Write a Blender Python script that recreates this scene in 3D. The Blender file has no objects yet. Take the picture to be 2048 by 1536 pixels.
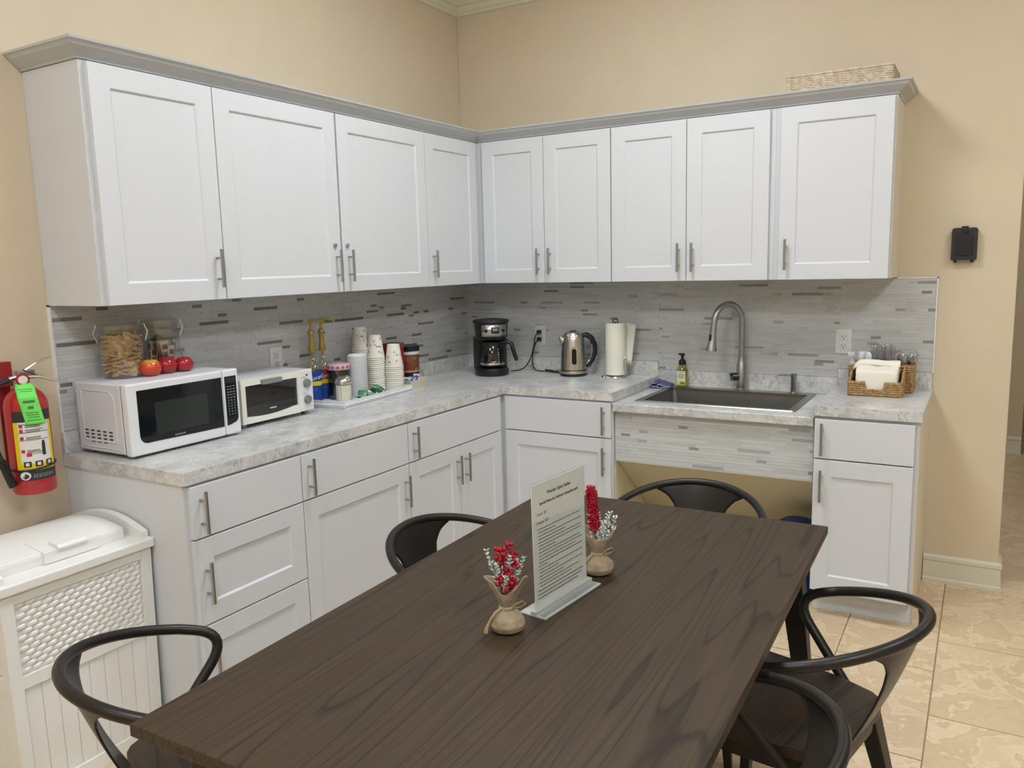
import bpy, math, random
from mathutils import Vector, Matrix
C = bpy.context.scene.collection
R = math.radians
PI = math.pi
rnd = random.Random(7)

# ------------------------------------------------------------------ helpers
class MB:
    def __init__(s, M=None):
        s.v = []; s.f = []; s.mi = []; s.sm = []; s.M = M or Matrix()
    def add(s, vs, fs, mi=0, sm=False):
        o = len(s.v)
        s.v += [tuple(s.M @ Vector(p)) for p in vs]
        for f in fs:
            s.f.append(tuple(o + i for i in f)); s.mi.append(mi); s.sm.append(sm)
    def box(s, x0, x1, y0, y1, z0, z1, mi=0):
        vs = [(x, y, z) for z in (z0, z1) for y in (y0, y1) for x in (x0, x1)]
        s.add(vs, [(0,2,3,1),(4,5,7,6),(0,1,5,4),(2,6,7,3),(0,4,6,2),(1,3,7,5)], mi)
    def obox(s, c, ax, ay, az, h, mi=0):   # oriented box: centre, unit axes, half sizes
        c = Vector(c); a = [Vector(ax)*h[0], Vector(ay)*h[1], Vector(az)*h[2]]
        vs = [c + a[0]*i + a[1]*j + a[2]*k for k in (-1,1) for j in (-1,1) for i in (-1,1)]
        s.add(vs, [(0,2,3,1),(4,5,7,6),(0,1,5,4),(2,6,7,3),(0,4,6,2),(1,3,7,5)], mi)
    def prism(s, pts, a0, a1, axis='z', mi=0, sm=False):
        n = len(pts)
        def m(p, a):
            if axis == 'z': return (p[0], p[1], a)
            if axis == 'x': return (a, p[0], p[1])
            return (p[0], a, p[1])
        vs = [m(p, a0) for p in pts] + [m(p, a1) for p in pts]
        s.add(vs, [tuple(range(n))[::-1], tuple(range(n, 2*n))], mi)
        s.add(vs, [(i, (i+1) % n, n+(i+1) % n, n+i) for i in range(n)], mi, sm)
    def tube(s, pts, r, n=10, mi=0, cap=True, closed=False, flat=1.0):
        P = [Vector(p) for p in pts]; N = len(P)
        rr = r if isinstance(r, (list, tuple)) else [r]*N
        T = []
        for i in range(N):
            a = P[(i-1) % N] if (closed or i > 0) else P[i]
            b = P[(i+1) % N] if (closed or i < N-1) else P[i]
            t = (b-a); T.append(t.normalized() if t.length > 1e-9 else Vector((0,0,1)))
        u = T[0].orthogonal().normalized() if abs(T[0].z) > .95 else Vector((0,0,1)).cross(T[0]).normalized()
        vs = []
        for i in range(N):
            u = (u - T[i]*u.dot(T[i]))
            u = u.normalized() if u.length > 1e-6 else T[i].orthogonal().normalized()
            w = T[i].cross(u)
            for k in range(n):
                a = 2*PI*k/n
                vs.append(P[i] + (u*math.cos(a) + w*math.sin(a)*flat)*rr[i])
        fs = []
        M_ = N if closed else N-1
        for i in range(M_):
            j = (i+1) % N
            for k in range(n):
                l = (k+1) % n
                fs.append((i*n+k, i*n+l, j*n+l, j*n+k))
        s.add(vs, fs, mi, True)
        if cap and not closed:
            s.add(vs, [tuple(range(n))[::-1], tuple((N-1)*n+k for k in range(n))], mi)
    def cyl(s, p0, p1, r, n=20, mi=0, r2=None):
        s.tube([p0, p1], [r, r if r2 is None else r2], n, mi)
    def lathe(s, prof, c=(0,0,0), n=32, mi=0, sx=1.0, sy=1.0, cap=True):
        vs = []
        for (r, z) in prof:
            for k in range(n):
                a = 2*PI*k/n
                vs.append((c[0]+r*sx*math.cos(a), c[1]+r*sy*math.sin(a), c[2]+z))
        fs = []
        for i in range(len(prof)-1):
            for k in range(n):
                l = (k+1) % n
                fs.append((i*n+k, i*n+l, (i+1)*n+l, (i+1)*n+k))
        s.add(vs, fs, mi, True)
        if cap:
            if prof[0][0] > 1e-5: s.add(vs, [tuple(range(n))[::-1]], mi)
            if prof[-1][0] > 1e-5: s.add(vs, [tuple((len(prof)-1)*n+k for k in range(n))], mi)
    def sphere(s, c, r, n=12, m=8, mi=0, sz=1.0):
        s.lathe([(max(r*math.sin(PI*i/m), 1e-6), -r*sz*math.cos(PI*i/m)) for i in range(m+1)], c, n, mi, cap=False)
    def grid(s, fn, nu, nv, mi=0, closed_u=False):
        vs = [fn(i/nu, j/nv) for j in range(nv+1) for i in range(nu+1)]
        s.add(vs, [(j*(nu+1)+i, j*(nu+1)+i+1, (j+1)*(nu+1)+i+1, (j+1)*(nu+1)+i) for j in range(nv) for i in range(nu)], mi, True)
    def text(s, txt, size, M, mi=0, ext=.0004, shear=0.0, align='CENTER', bold=0.0):
        cu = bpy.data.curves.new('t', 'FONT'); cu.body = txt; cu.size = size; cu.extrude = ext
        cu.align_x = align; cu.shear = shear; cu.resolution_u = 3; cu.offset = bold
        o = bpy.data.objects.new('t', cu); C.objects.link(o)
        bpy.context.view_layer.update()
        dg = bpy.context.evaluated_depsgraph_get()
        me = bpy.data.meshes.new_from_object(o.evaluated_get(dg))
        s.add([M @ v.co for v in me.vertices], [tuple(p.vertices) for p in me.polygons], mi)
        bpy.data.objects.remove(o); bpy.data.meshes.remove(me); bpy.data.curves.remove(cu)
    def build(s, name, mats, parent=None, bevel=0, seg=2, solid=0, sub=0, angle=35, world=False, merge=False):
        me = bpy.data.meshes.new(name)
        vs = s.v
        if world and parent is not None:
            W_ = Matrix(); q_ = parent
            while q_ is not None: W_ = q_.matrix_basis @ W_; q_ = q_.parent
            inv = W_.inverted(); vs = [tuple(inv @ Vector(p)) for p in vs]
        me.from_pydata(vs, [], s.f)
        if not isinstance(mats, (list, tuple)): mats = [mats]
        for m in mats: me.materials.append(m)
        me.polygons.foreach_set('material_index', s.mi)
        me.polygons.foreach_set('use_smooth', s.sm)
        me.validate(); me.update()
        if merge:
            import bmesh
            b = bmesh.new(); b.from_mesh(me); bmesh.ops.remove_doubles(b, verts=b.verts, dist=1e-5)
            bmesh.ops.recalc_face_normals(b, faces=b.faces); b.to_mesh(me); b.free()
        if any(s.sm): me.set_sharp_from_angle(angle=R(angle))
        o = bpy.data.objects.new(name, me); C.objects.link(o)
        if parent is not None: o.parent = parent
        if solid:
            m = o.modifiers.new('solid', 'SOLIDIFY'); m.thickness = solid; m.offset = 0
        if bevel:
            m = o.modifiers.new('bevel', 'BEVEL'); m.width = bevel; m.segments = seg
            m.limit_method = 'ANGLE'; m.angle_limit = R(40)
        if sub:
            m = o.modifiers.new('sub', 'SUBSURF'); m.levels = sub; m.render_levels = sub
        return o

def tag(o, label, cat, group=None, kind=None):
    o['label'] = label; o['category'] = cat
    if group: o['group'] = group
    if kind: o['kind'] = kind
    return o
def thing(name, label, cat, loc=(0,0,0), rz=0, group=None):
    o = bpy.data.objects.new(name, None); C.objects.link(o)
    o.empty_display_size = .05
    o.matrix_basis = Matrix.Translation(Vector(loc)) @ Matrix.Rotation(rz, 4, 'Z')
    return tag(o, label, cat, group)
def struct(o):
    o['kind'] = 'structure'; return o
def dup(root, loc, rz, label, group=None):
    r = root.copy(); C.objects.link(r)
    r.location = loc; r.rotation_euler = (0, 0, rz)
    r['label'] = label
    if group: r['group'] = group
    for ch in list(root.children):
        c = ch.copy(); C.objects.link(c); c.parent = r
        for g in list(ch.children):
            d = g.copy(); C.objects.link(d); d.parent = c
    return r
def rrect(x0, x1, y0, y1, r, n=5, corners=(1,1,1,1)):   # ccw from lower-left
    out = []
    for k, (cx, cy, a) in enumerate([(x0, y0, PI), (x1, y0, 1.5*PI), (x1, y1, 0), (x0, y1, .5*PI)]):
        rr = r*corners[k]
        if rr <= 0: out.append((cx, cy)); continue
        ox = cx + rr*(1 if cx == x0 else -1); oy = cy + rr*(1 if cy == y0 else -1)
        for i in range(n+1):
            t = a + .5*PI*i/n
            out.append((ox + rr*math.cos(t), oy + rr*math.sin(t)))
    return out

# ------------------------------------------------------------------ materials
MATS = {}
def pbr(name, col, rough=.5, metal=0, spec=.5, trans=0, ior=1.45, coat=0, alpha=1, aniso=0):
    m = bpy.data.materials.new(name); m.use_nodes = True
    b = m.node_tree.nodes['Principled BSDF']
    b.inputs['Base Color'].default_value = (*col, 1)
    b.inputs['Roughness'].default_value = rough
    b.inputs['Metallic'].default_value = metal
    b.inputs['Specular IOR Level'].default_value = spec
    b.inputs['Transmission Weight'].default_value = trans
    b.inputs['IOR'].default_value = ior
    b.inputs['Coat Weight'].default_value = coat
    b.inputs['Alpha'].default_value = alpha
    MATS[name] = m
    return m
def nt(m): return m.node_tree.nodes, m.node_tree.links, m.node_tree.nodes['Principled BSDF']
def add_noise(m, scale, c0, c1, detail=4, stretch=(1,1,1), lo=.35, hi=.65, bump=0, bscale=None, bdist=.001, coord='Object'):
    n, l, b = nt(m)
    tc = n.new('ShaderNodeTexCoord'); mp = n.new('ShaderNodeMapping'); mp.inputs['Scale'].default_value = stretch
    l.new(tc.outputs[coord], mp.inputs['Vector'])
    no = n.new('ShaderNodeTexNoise'); no.inputs['Scale'].default_value = scale; no.inputs['Detail'].default_value = detail
    l.new(mp.outputs[0], no.inputs['Vector'])
    cr = n.new('ShaderNodeValToRGB'); cr.color_ramp.elements[0].position = lo; cr.color_ramp.elements[1].position = hi
    cr.color_ramp.elements[0].color = (*c0, 1); cr.color_ramp.elements[1].color = (*c1, 1)
    l.new(no.outputs['Fac'], cr.inputs[0]); l.new(cr.outputs[0], b.inputs['Base Color'])
    if bump:
        n2 = n.new('ShaderNodeTexNoise'); n2.inputs['Scale'].default_value = bscale or scale; n2.inputs['Detail'].default_value = 3
        l.new(mp.outputs[0], n2.inputs['Vector'])
        bp = n.new('ShaderNodeBump'); bp.inputs['Strength'].default_value = bump; bp.inputs['Distance'].default_value = bdist
        l.new(n2.outputs['Fac'], bp.inputs['Height']); l.new(bp.outputs[0], b.inputs['Normal'])
    return m

M_wall = add_noise(pbr('wall_paint', (.63,.54,.395), .6), 3, (.622,.533,.39), (.645,.552,.407), bump=.15, bscale=180, bdist=.0006)
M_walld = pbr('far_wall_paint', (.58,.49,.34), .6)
M_cove = pbr('cream_trim_paint', (.72,.68,.53), .45)
M_base = pbr('baseboard_paint', (.67,.655,.54), .4)
M_ceil = pbr('ceiling_paint', (.75,.72,.64), .8)
M_cab = pbr('cabinet_white', (.66,.68,.715), .38)
M_frame = pbr('cabinet_frame_white', (.63,.65,.69), .42)
M_side = pbr('cabinet_cream_side', (.72,.66,.54), .5)
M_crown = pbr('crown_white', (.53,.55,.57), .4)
M_gap = pbr('dark_gap', (.05,.05,.05), .8)
M_nickel = pbr('brushed_nickel', (.41,.42,.42), .32, 1)
M_chrome = pbr('chrome', (.75,.75,.75), .12, 1)
M_steel = pbr('sink_steel', (.36,.36,.35), .33, 1)
M_kettle = pbr('kettle_steel', (.60,.58,.53), .24, 1)
M_black = pbr('black_plastic', (.012,.013,.016), .32)
M_blackm = pbr('matte_black_plastic', (.02,.021,.023), .5)
M_rubber = pbr('grey_rubber', (.15,.15,.15), .7)
M_whitep = pbr('white_plastic', (.72,.73,.76), .3)
M_mwside = pbr('microwave_grey_white', (.62,.62,.67), .4)
M_cream = pbr('toaster_cream', (.78,.77,.70), .35)
M_greyp = pbr('grey_plastic', (.22,.23,.235), .4)
M_dglass = pbr('dark_glass', (.006,.008,.011), .06)
M_dglass2 = pbr('dark_glass_window', (.022,.028,.028), .12)
M_hamper = pbr('hamper_resin', (.79,.79,.78), .42)
M_red = pbr('extinguisher_red', (.42,.012,.02), .28, coat=.4)
M_redlid = pbr('red_plastic', (.30,.02,.025), .4)
M_yellow = pbr('label_yellow', (.72,.55,.01), .5)
M_green = pbr('tag_green', (.16,.72,.13), .5)
M_paper = pbr('paper_white', (.86,.87,.86), .7)
M_ivory = pbr('ivory_ceramic', (.68,.64,.52), .35)
M_ink = pbr('ink', (.03,.03,.03), .7)
M_inkg = pbr('ink_grey', (.16,.16,.16), .7)
M_napkin = pbr('napkin_white', (.84,.81,.71), .8)
M_roll = pbr('paper_towel', (.80,.78,.68), .85)
M_blue = pbr('label_blue', (.01,.06,.28), .4)
M_gold = pbr('gold_plastic', (.42,.30,.08), .38, .3)
M_berry = pbr('berry_red', (.35,.005,.02), .22)
M_frost = pbr('frosted_white', (.70,.74,.72), .7)
M_frost2 = pbr('frosted_sage', (.33,.38,.34), .8)
M_pack = pbr('packet_green', (.05,.22,.10), .35)
M_packl = pbr('packet_green_pale', (.20,.42,.28), .35)
M_packb = pbr('packet_blue', (.08,.12,.38), .35)
M_packbr = pbr('packet_brown', (.16,.06,.03), .4)
M_packw = pbr('packet_white', (.70,.68,.66), .4)
M_binblue = pbr('bin_blue', (.01,.035,.15), .4)
M_brown = pbr('tub_brown', (.20,.055,.025), .4)
M_tan = pbr('tub_tan', (.50,.32,.22), .4)
M_apron = pbr('knee_panel_paint', (.62,.57,.41), .55)
M_lcd = pbr('lcd', (.12,.14,.13), .3)
M_sugar = pbr('sugar', (.80,.78,.66), .7)
M_coffee = pbr('dark_grounds', (.02,.018,.02), .4)
M_floral = pbr('lid_pink', (.62,.42,.46), .4)
M_fl2 = pbr('lid_magenta', (.42,.03,.10), .4)
M_liquid = pbr('yellow_soap', (.62,.66,.12), .3)
M_cloth = add_noise(pbr('blue_cloth', (.1,.12,.25), .95), 60, (.07,.08,.17), (.12,.14,.27), bump=.6, bscale=500, bdist=.001)
M_clothe = pbr('cloth_edge', (.30,.33,.48), .9)
M_burlap = add_noise(pbr('burlap', (.36,.29,.19), .95), 40, (.29,.225,.14), (.40,.325,.22), bump=.9, bscale=420, bdist=.0012)
M_twine = pbr('twine', (.45,.34,.21), .9)
M_wick = add_noise(pbr('wicker', (.42,.27,.12), .7), 70, (.27,.155,.06), (.52,.34,.16), detail=3)
M_wickp = add_noise(pbr('wicker_pale', (.6,.52,.4), .75), 40, (.48,.38,.26), (.68,.60,.47), detail=3)
M_cracker = add_noise(pbr('cracker', (.60,.40,.18), .8), 90, (.48,.29,.11), (.68,.47,.22), detail=3)
M_chair = pbr('chair_metal', (.030,.027,.025), .36, .55)
M_legs = pbr('table_leg_metal', (.012,.012,.013), .5, .3)

def clear(name, col=(1,1,1), fac=.88, rough=.03):
    m = bpy.data.materials.new(name); m.use_nodes = True
    n, l = m.node_tree.nodes, m.node_tree.links
    n.remove(n['Principled BSDF'])
    t = n.new('ShaderNodeBsdfTransparent'); t.inputs[0].default_value = (*col, 1)
    g = n.new('ShaderNodeBsdfGlossy'); g.inputs['Roughness'].default_value = rough; g.inputs[0].default_value = (1,1,1,1)
    fr = n.new('ShaderNodeLayerWeight'); fr.inputs[0].default_value = .5
    pw = n.new('ShaderNodeMath'); pw.operation = 'POWER'; pw.inputs[1].default_value = 4; l.new(fr.outputs['Facing'], pw.inputs[0])
    mr = n.new('ShaderNodeMapRange'); mr.inputs[1].default_value = 0; mr.inputs[2].default_value = 1
    mr.inputs[3].default_value = 1-fac; mr.inputs[4].default_value = .5
    l.new(pw.outputs[0], mr.inputs[0])
    mx = n.new('ShaderNodeMixShader'); l.new(mr.outputs[0], mx.inputs[0]); l.new(t.outputs[0], mx.inputs[1]); l.new(g.outputs[0], mx.inputs[2])
    l.new(mx.outputs[0], n['Material Output'].inputs[0])
    return m
M_clear = clear('clear_plastic', (.95,.95,.94), .92)
M_clear2 = clear('clear_plastic_grey', (.86,.86,.88), .90)
M_ovenglass = clear('oven_glass', (.42,.44,.44), .93)
M_acryl = clear('acrylic', (.93,.94,.93), .93)
M_afoot = pbr('acrylic_edge', (.62,.63,.60), .15, alpha=.6)
M_amber = clear('bottle_amber', (.80,.72,.45), .9)

# marble laminate
def marble():
    m = pbr('marble_laminate', (.7,.68,.65), .28); n, l, b = nt(m)
    tc = n.new('ShaderNodeTexCoord')
    w = n.new('ShaderNodeTexNoise'); w.inputs['Scale'].default_value = 5; w.inputs['Detail'].default_value = 5
    l.new(tc.outputs['Object'], w.inputs['Vector'])
    mx = n.new('ShaderNodeVectorMath'); mx.operation = 'MULTIPLY_ADD'; mx.inputs[1].default_value = (.45,.45,.45)
    l.new(w.outputs['Color'], mx.inputs[0]); l.new(tc.outputs['Object'], mx.inputs[2])
    def veins(sc, width, dark):
        v = n.new('ShaderNodeTexNoise'); v.inputs['Scale'].default_value = sc; v.inputs['Detail'].default_value = 6; v.inputs['Roughness'].default_value = .6
        l.new(mx.outputs[0], v.inputs['Vector'])
        a = n.new('ShaderNodeMath'); a.operation = 'SUBTRACT'; a.inputs[1].default_value = .5; l.new(v.outputs['Fac'], a.inputs[0])
        c = n.new('ShaderNodeMath'); c.operation = 'ABSOLUTE'; l.new(a.outputs[0], c.inputs[0])
        r = n.new('ShaderNodeMapRange'); r.inputs[1].default_value = 0; r.inputs[2].default_value = width; r.inputs[3].default_value = dark; r.inputs[4].default_value = 1
        l.new(c.outputs[0], r.inputs[0]); return r
    r1 = veins(7, .022, .66); r2 = veins(22, .045, .80)
    cl = n.new('ShaderNodeTexNoise'); cl.inputs['Scale'].default_value = 9; cl.inputs['Detail'].default_value = 4
    l.new(tc.outputs['Object'], cl.inputs['Vector'])
    cr = n.new('ShaderNodeValToRGB'); cr.color_ramp.elements[0].position = .35; cr.color_ramp.elements[1].position = .62
    cr.color_ramp.elements[0].color = (.54,.545,.545,1); cr.color_ramp.elements[1].color = (.70,.70,.69,1)
    l.new(cl.outputs['Fac'], cr.inputs[0])
    mu = n.new('ShaderNodeMath'); mu.operation = 'MULTIPLY'; l.new(r1.outputs[0], mu.inputs[0]); l.new(r2.outputs[0], mu.inputs[1])
    mm = n.new('ShaderNodeVectorMath'); mm.operation = 'SCALE'; l.new(cr.outputs[0], mm.inputs[0]); l.new(mu.outputs[0], mm.inputs['Scale'])
    l.new(mm.outputs[0], b.inputs['Base Color'])
    return m
M_marble = marble()

def attr_mat(name, rough, scale=1.0, spec=.5):
    m = pbr(name, (.7,.7,.7), rough, spec=spec); n, l, b = nt(m)
    a = n.new('ShaderNodeAttribute'); a.attribute_name = 'Col'
    l.new(a.outputs['Color'], b.inputs['Base Color']); return m
M_tile = attr_mat('mosaic_tile', .17)
M_grout = pbr('mosaic_grout', (.74,.74,.73), .8)
M_edge = pbr('white_edge_strip', (.80,.80,.79), .4)

def travertine():
    m = pbr('travertine_tile', (.6,.45,.3), .32); n, l, b = nt(m)
    a = n.new('ShaderNodeAttribute'); a.attribute_name = 'Col'
    tc = n.new('ShaderNodeTexCoord')
    ad = n.new('ShaderNodeVectorMath'); ad.operation = 'MULTIPLY_ADD'; ad.inputs[1].default_value = (37, 53, 19)
    l.new(a.outputs['Color'], ad.inputs[0]); l.new(tc.outputs['Object'], ad.inputs[2])
    w = n.new('ShaderNodeTexNoise'); w.inputs['Scale'].default_value = 3.5; w.inputs['Detail'].default_value = 4
    l.new(ad.outputs[0], w.inputs['Vector'])
    mx = n.new('ShaderNodeVectorMath'); mx.operation = 'MULTIPLY_ADD'; mx.inputs[1].default_value = (.7,.7,.7)
    l.new(w.outputs['Color'], mx.inputs[0]); l.new(ad.outputs[0], mx.inputs[2])
    v = n.new('ShaderNodeTexNoise'); v.inputs['Scale'].default_value = 4.5; v.inputs['Detail'].default_value = 7; v.inputs['Roughness'].default_value = .6
    l.new(mx.outputs[0], v.inputs['Vector'])
    cr = n.new('ShaderNodeValToRGB'); e = cr.color_ramp.elements
    e[0].position = .30; e[0].color = (.57,.43,.265,1); e[1].position = .72; e[1].color = (.84,.71,.52,1)
    for p, c in ((.40, (.68,.53,.345,1)), (.49, (.62,.475,.30,1)), (.515, (.78,.64,.45,1)), (.56, (.71,.565,.375,1)), (.62, (.68,.53,.345,1))):
        k = e.new(p); k.color = c
    l.new(v.outputs['Fac'], cr.inputs[0]); l.new(cr.outputs[0], b.inputs['Base Color'])
    return m
M_trav = travertine()
M_fgrout = pbr('floor_grout', (.34,.25,.16), .9)

def wood(name, base, dark, axis, sc=1.0, rough=.42):
    m = pbr(name, base, rough, spec=.28); n, l, b = nt(m)
    tc = n.new('ShaderNodeTexCoord'); mp = n.new('ShaderNodeMapping')
    st = [6.0*sc]*3; st[axis] = .42*sc; mp.inputs['Scale'].default_value = st
    l.new(tc.outputs['Object'], mp.inputs['Vector'])
    no = n.new('ShaderNodeTexNoise'); no.inputs['Scale'].default_value = .8; no.inputs['Detail'].default_value = 2; no.inputs['Roughness'].default_value = .4
    l.new(mp.outputs[0], no.inputs['Vector'])
    # contour lines of a stretched noise: cathedral grain
    mu = n.new('ShaderNodeMath'); mu.operation = 'MULTIPLY'; mu.inputs[1].default_value = 26; l.new(no.outputs['Fac'], mu.inputs[0])
    fr = n.new('ShaderNodeMath'); fr.operation = 'FRACT'; l.new(mu.outputs[0], fr.inputs[0])
    cr = n.new('ShaderNodeValToRGB'); e = cr.color_ramp.elements
    e[0].position = 0; e[0].color = (*dark, 1); e[1].position = .16; e[1].color = (*base, 1)
    k = e.new(.93); k.color = (*base, 1); k = e.new(1); k.color = (*dark, 1)
    l.new(fr.outputs[0], cr.inputs[0])
    mp2 = n.new('ShaderNodeMapping'); s2 = [130*sc]*3; s2[axis] = 3*sc; mp2.inputs['Scale'].default_value = s2
    l.new(tc.outputs['Object'], mp2.inputs['Vector'])
    n2 = n.new('ShaderNodeTexNoise'); n2.inputs['Scale'].default_value = 1; n2.inputs['Detail'].default_value = 3
    l.new(mp2.outputs[0], n2.inputs['Vector'])
    mr = n.new('ShaderNodeMapRange'); mr.inputs[1].default_value = .3; mr.inputs[2].default_value = .7; mr.inputs[3].default_value = .78; mr.inputs[4].default_value = 1.12
    l.new(n2.outputs['Fac'], mr.inputs[0])
    sc_ = n.new('ShaderNodeVectorMath'); sc_.operation = 'SCALE'; l.new(cr.outputs[0], sc_.inputs[0]); l.new(mr.outputs[0], sc_.inputs['Scale'])
    l.new(sc_.outputs[0], b.inputs['Base Color'])
    bp = n.new('ShaderNodeBump'); bp.inputs['Strength'].default_value = .35; bp.inputs['Distance'].default_value = .0008
    l.new(fr.outputs[0], bp.inputs['Height'])
    l.new(bp.outputs[0], b.inputs['Normal'])
    return m
M_table = wood('table_wood', (.054,.036,.021), (.024,.016,.010), 1, 1.0, .48)
M_seat = wood('seat_wood', (.046,.032,.021), (.022,.016,.012), 1, 1.3, .4)

# ------------------------------------------------------------------ room shell
CH = 3.25
ZL = .914           # worktop height
m = MB(); m.box(-.12, 0, -7, 4.2, 0, CH); struct(m.build('wall_left', M_wall))
m = MB(); m.box(0, 2.858, 0, .13, 0, CH); struct(m.build('wall_back', M_wall, bevel=.004))
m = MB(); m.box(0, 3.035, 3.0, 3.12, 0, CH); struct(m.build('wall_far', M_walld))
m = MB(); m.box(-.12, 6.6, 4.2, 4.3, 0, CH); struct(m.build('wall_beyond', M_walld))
m = MB(); m.box(-.12, 6.6, -7.1, -7, 0, CH); struct(m.build('wall_front', M_wall))
m = MB(); m.box(6.5, 6.6, -7, 4.2, 0, CH); struct(m.build('wall_right', M_wall))
m = MB(); m.box(-.12, 6.6, -7.1, 4.3, CH, CH+.1); struct(m.build('ceiling', M_ceil))

def col_attr(o, cols):   # per-face colours -> corner attribute
    me = o.data; at = me.color_attributes.new('Col', 'FLOAT_COLOR', 'CORNER')
    buf = []
    for p, c in zip(me.polygons, cols): buf += list(c)*p.loop_total
    at.data.foreach_set('color', buf)

def floor():
    m = MB(); cols = []
    m.box(-.1, 6.6, -7, 4.3, -.05, -.003, 1); cols += [(0,0,0,1)]*6
    g = .0025
    xs = [2.654]; x = 2.654; k = 0
    strips = []
    wide = True; x = 2.654
    while x < 6.5:
        w = .605 if wide else .339
        strips.append((x, x+w, wide)); x += w; wide = not wide
    wide = False; x = 2.654
    while x > 0:
        w = .605 if wide else .339
        strips.append((x-w, x, wide)); x -= w; wide = not wide
    for (a, b, wd) in strips:
        ys = []
        if wd:
            y = -.063 + (.0 if a > 2 else .25)
            while y < 4.3: y += .603
            while y > -7: ys.append(y); y -= .603
            ys.append(y)
        else:
            y = -.583; up = True
            ys = [-.583]
            k = 0
            while y > -7:
                y -= (.357 if k % 2 == 0 else .613); ys.append(y); k += 1
            y = -.583; k = 1
            while y < 4.3:
                y += (.357 if k % 2 == 0 else .613); ys.append(y); k += 1
            ys.sort(reverse=True)
        for y1, y0 in zip(ys[:-1], ys[1:]):
            c = (rnd.random(), rnd.random(), rnd.random(), 1)
            m.box(max(a+g, 0), b-g, y0+g, y1-g, -.004, 0, 0); cols += [c]*6
    o = m.build('floor', [M_trav, M_fgrout]); col_attr(o, cols); struct(o)
floor()

def sweep(path, prof, name, mat, parent=None, closed_prof=True, world=True):
    """path: list of (x,y); offset side is to the right-hand normal; prof: (d,z)"""
    P = [Vector(p) for p in path]; n = len(P)
    m = MB(); rings = []
    for (d, z) in prof:
        row = []
        for i in range(n):
            ns = []
            if i > 0: t = (P[i]-P[i-1]).normalized(); ns.append(Vector((t.y, -t.x)))
            if i < n-1: t = (P[i+1]-P[i]).normalized(); ns.append(Vector((t.y, -t.x)))
            if len(ns) == 2:
                b = (ns[0]+ns[1]); b = b/ (1+ns[0].dot(ns[1]))
            else: b = ns[0]
            q = P[i] + b*d; row.append((q.x, q.y, z))
        rings.append(row)
    vs = [p for r in rings for p in r]; k = len(prof); fs = []
    for a in range(k):
        b = (a+1) % k
        for i in range(n-1): fs.append((a*n+i, a*n+i+1, b*n+i+1, b*n+i))
    m.add(vs, fs)
    m.add(vs, [tuple(a*n for a in range(k)), tuple(a*n+n-1 for a in range(k))[::-1]])
    o = m.build(name, mat, parent, world=world, merge=True)
    return o

# baseboard on back wall and its return
bbp = [(0,.0),(.018,.0),(.018,.016),(.012,.022),(.012,.100),(.016,.106),(.016,.122),(.008,.131),(0,.131)]
struct(sweep([(2.555, 0), (2.858, 0), (2.858, .13)], bbp, 'baseboard_back', M_base))
struct(sweep([(0, -7), (0, -2.556)], bbp, 'baseboard_left', M_base))
struct(sweep([(0, 3.0), (3.035, 3.0)], bbp, 'baseboard_far', M_base))
# crown under the ceiling
crp = [(0,2.952),(.016,2.956),(.022,2.966),(.016,2.976),(.012,2.980),(.012,3.010),(.020,3.013),(.030,3.03),(.06,3.10),(.11,3.17),(.17,CH),(0,CH)]
struct(sweep([(0, -7), (0, 0), (2.858, 0)], crp, 'trim_1', M_cove))

# ------------------------------------------------------------------ mosaic splash
def mosaic(name, label, origin, ux, nrm, W, z0, z1, seed, dark=.085, dcol=(.24,.24,.23), parent=None, base=.010):
    rd = random.Random(seed); m = MB(); cols = []
    O = Vector(origin); U = Vector(ux); Nn = Vector(nrm); Z = Vector((0,0,1))
    th = base-.0015
    c = O + U*(W/2) + Nn*(th/2) + Z*((z0+z1)/2)
    m.obox(c+Nn*.0004, U, Nn, Z, (W/2, th/2-.0002, (z1-z0)/2), 1); cols += [(0,0,0,1)]*6
    z = z0+.001; g = .0016
    while z < z1-.006:
        h = rd.choice([.0145,.0145,.0145,.0075]);
        if z+h > z1: h = z1-z
        x = -rd.random()*.1
        while x < W:
            w = rd.choice([.045,.045,.09,.145,.145,.20])
            a, b = max(x, 0), min(x+w, W)
            if b-a > .006:
                if rd.random() < dark*(1.7 if w < .05 else .8) and w < .15 and h > .01:
                    t = rd.uniform(.75, 1.3); cc = (dcol[0]*t, dcol[1]*t, dcol[2]*t, 1)
                elif rd.random() < .35:
                    t = rd.uniform(.50,.56); cc = (t*.975, t, t*1.01, 1)
                else:
                    t = rd.uniform(.56,.61); cc = (t*.975, t, t*1.01, 1)
                m.obox(O+U*((a+b)/2)+Nn*(th+.00075)+Z*(z+h/2), U, Nn, Z, ((b-a)/2-g/2, .00075, h/2-g/2), 0); cols += [cc]*6
            x += w
        z += h
    o = m.build(name, [M_tile, M_grout], parent, world=True); col_attr(o, cols)
    if label: tag(o, label, 'backsplash')
    return o
LW = 2.556
bsl = thing('backsplash', 'mosaic tile splash of grey and white strips on the left wall behind the microwave', 'backsplash', (0,-LW,.99))
mosaic('tile_panel', None, (0,-LW+.006,0), (0,1,0), (1,0,0), LW-.017, .992, 1.4246, 3, .12, (.21,.21,.205), bsl)
m = MB(); m.box(0, .013, -LW, -LW+.006, .99, 1.4246+.005); m.box(0,.013,-LW,-2.53,1.4246,1.4296); m.build('edge_strip', M_edge, bsl, world=True)
bsr = thing('backsplash', 'mosaic tile splash of pale strips on the back wall behind the sink tap', 'backsplash', (0,0,.95))
mosaic('tile_panel', None, (0,0,0), (1,0,0), (0,-1,0), 1.2426, .992, 1.4193, 5, .11, (.28,.285,.285), bsr)
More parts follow.
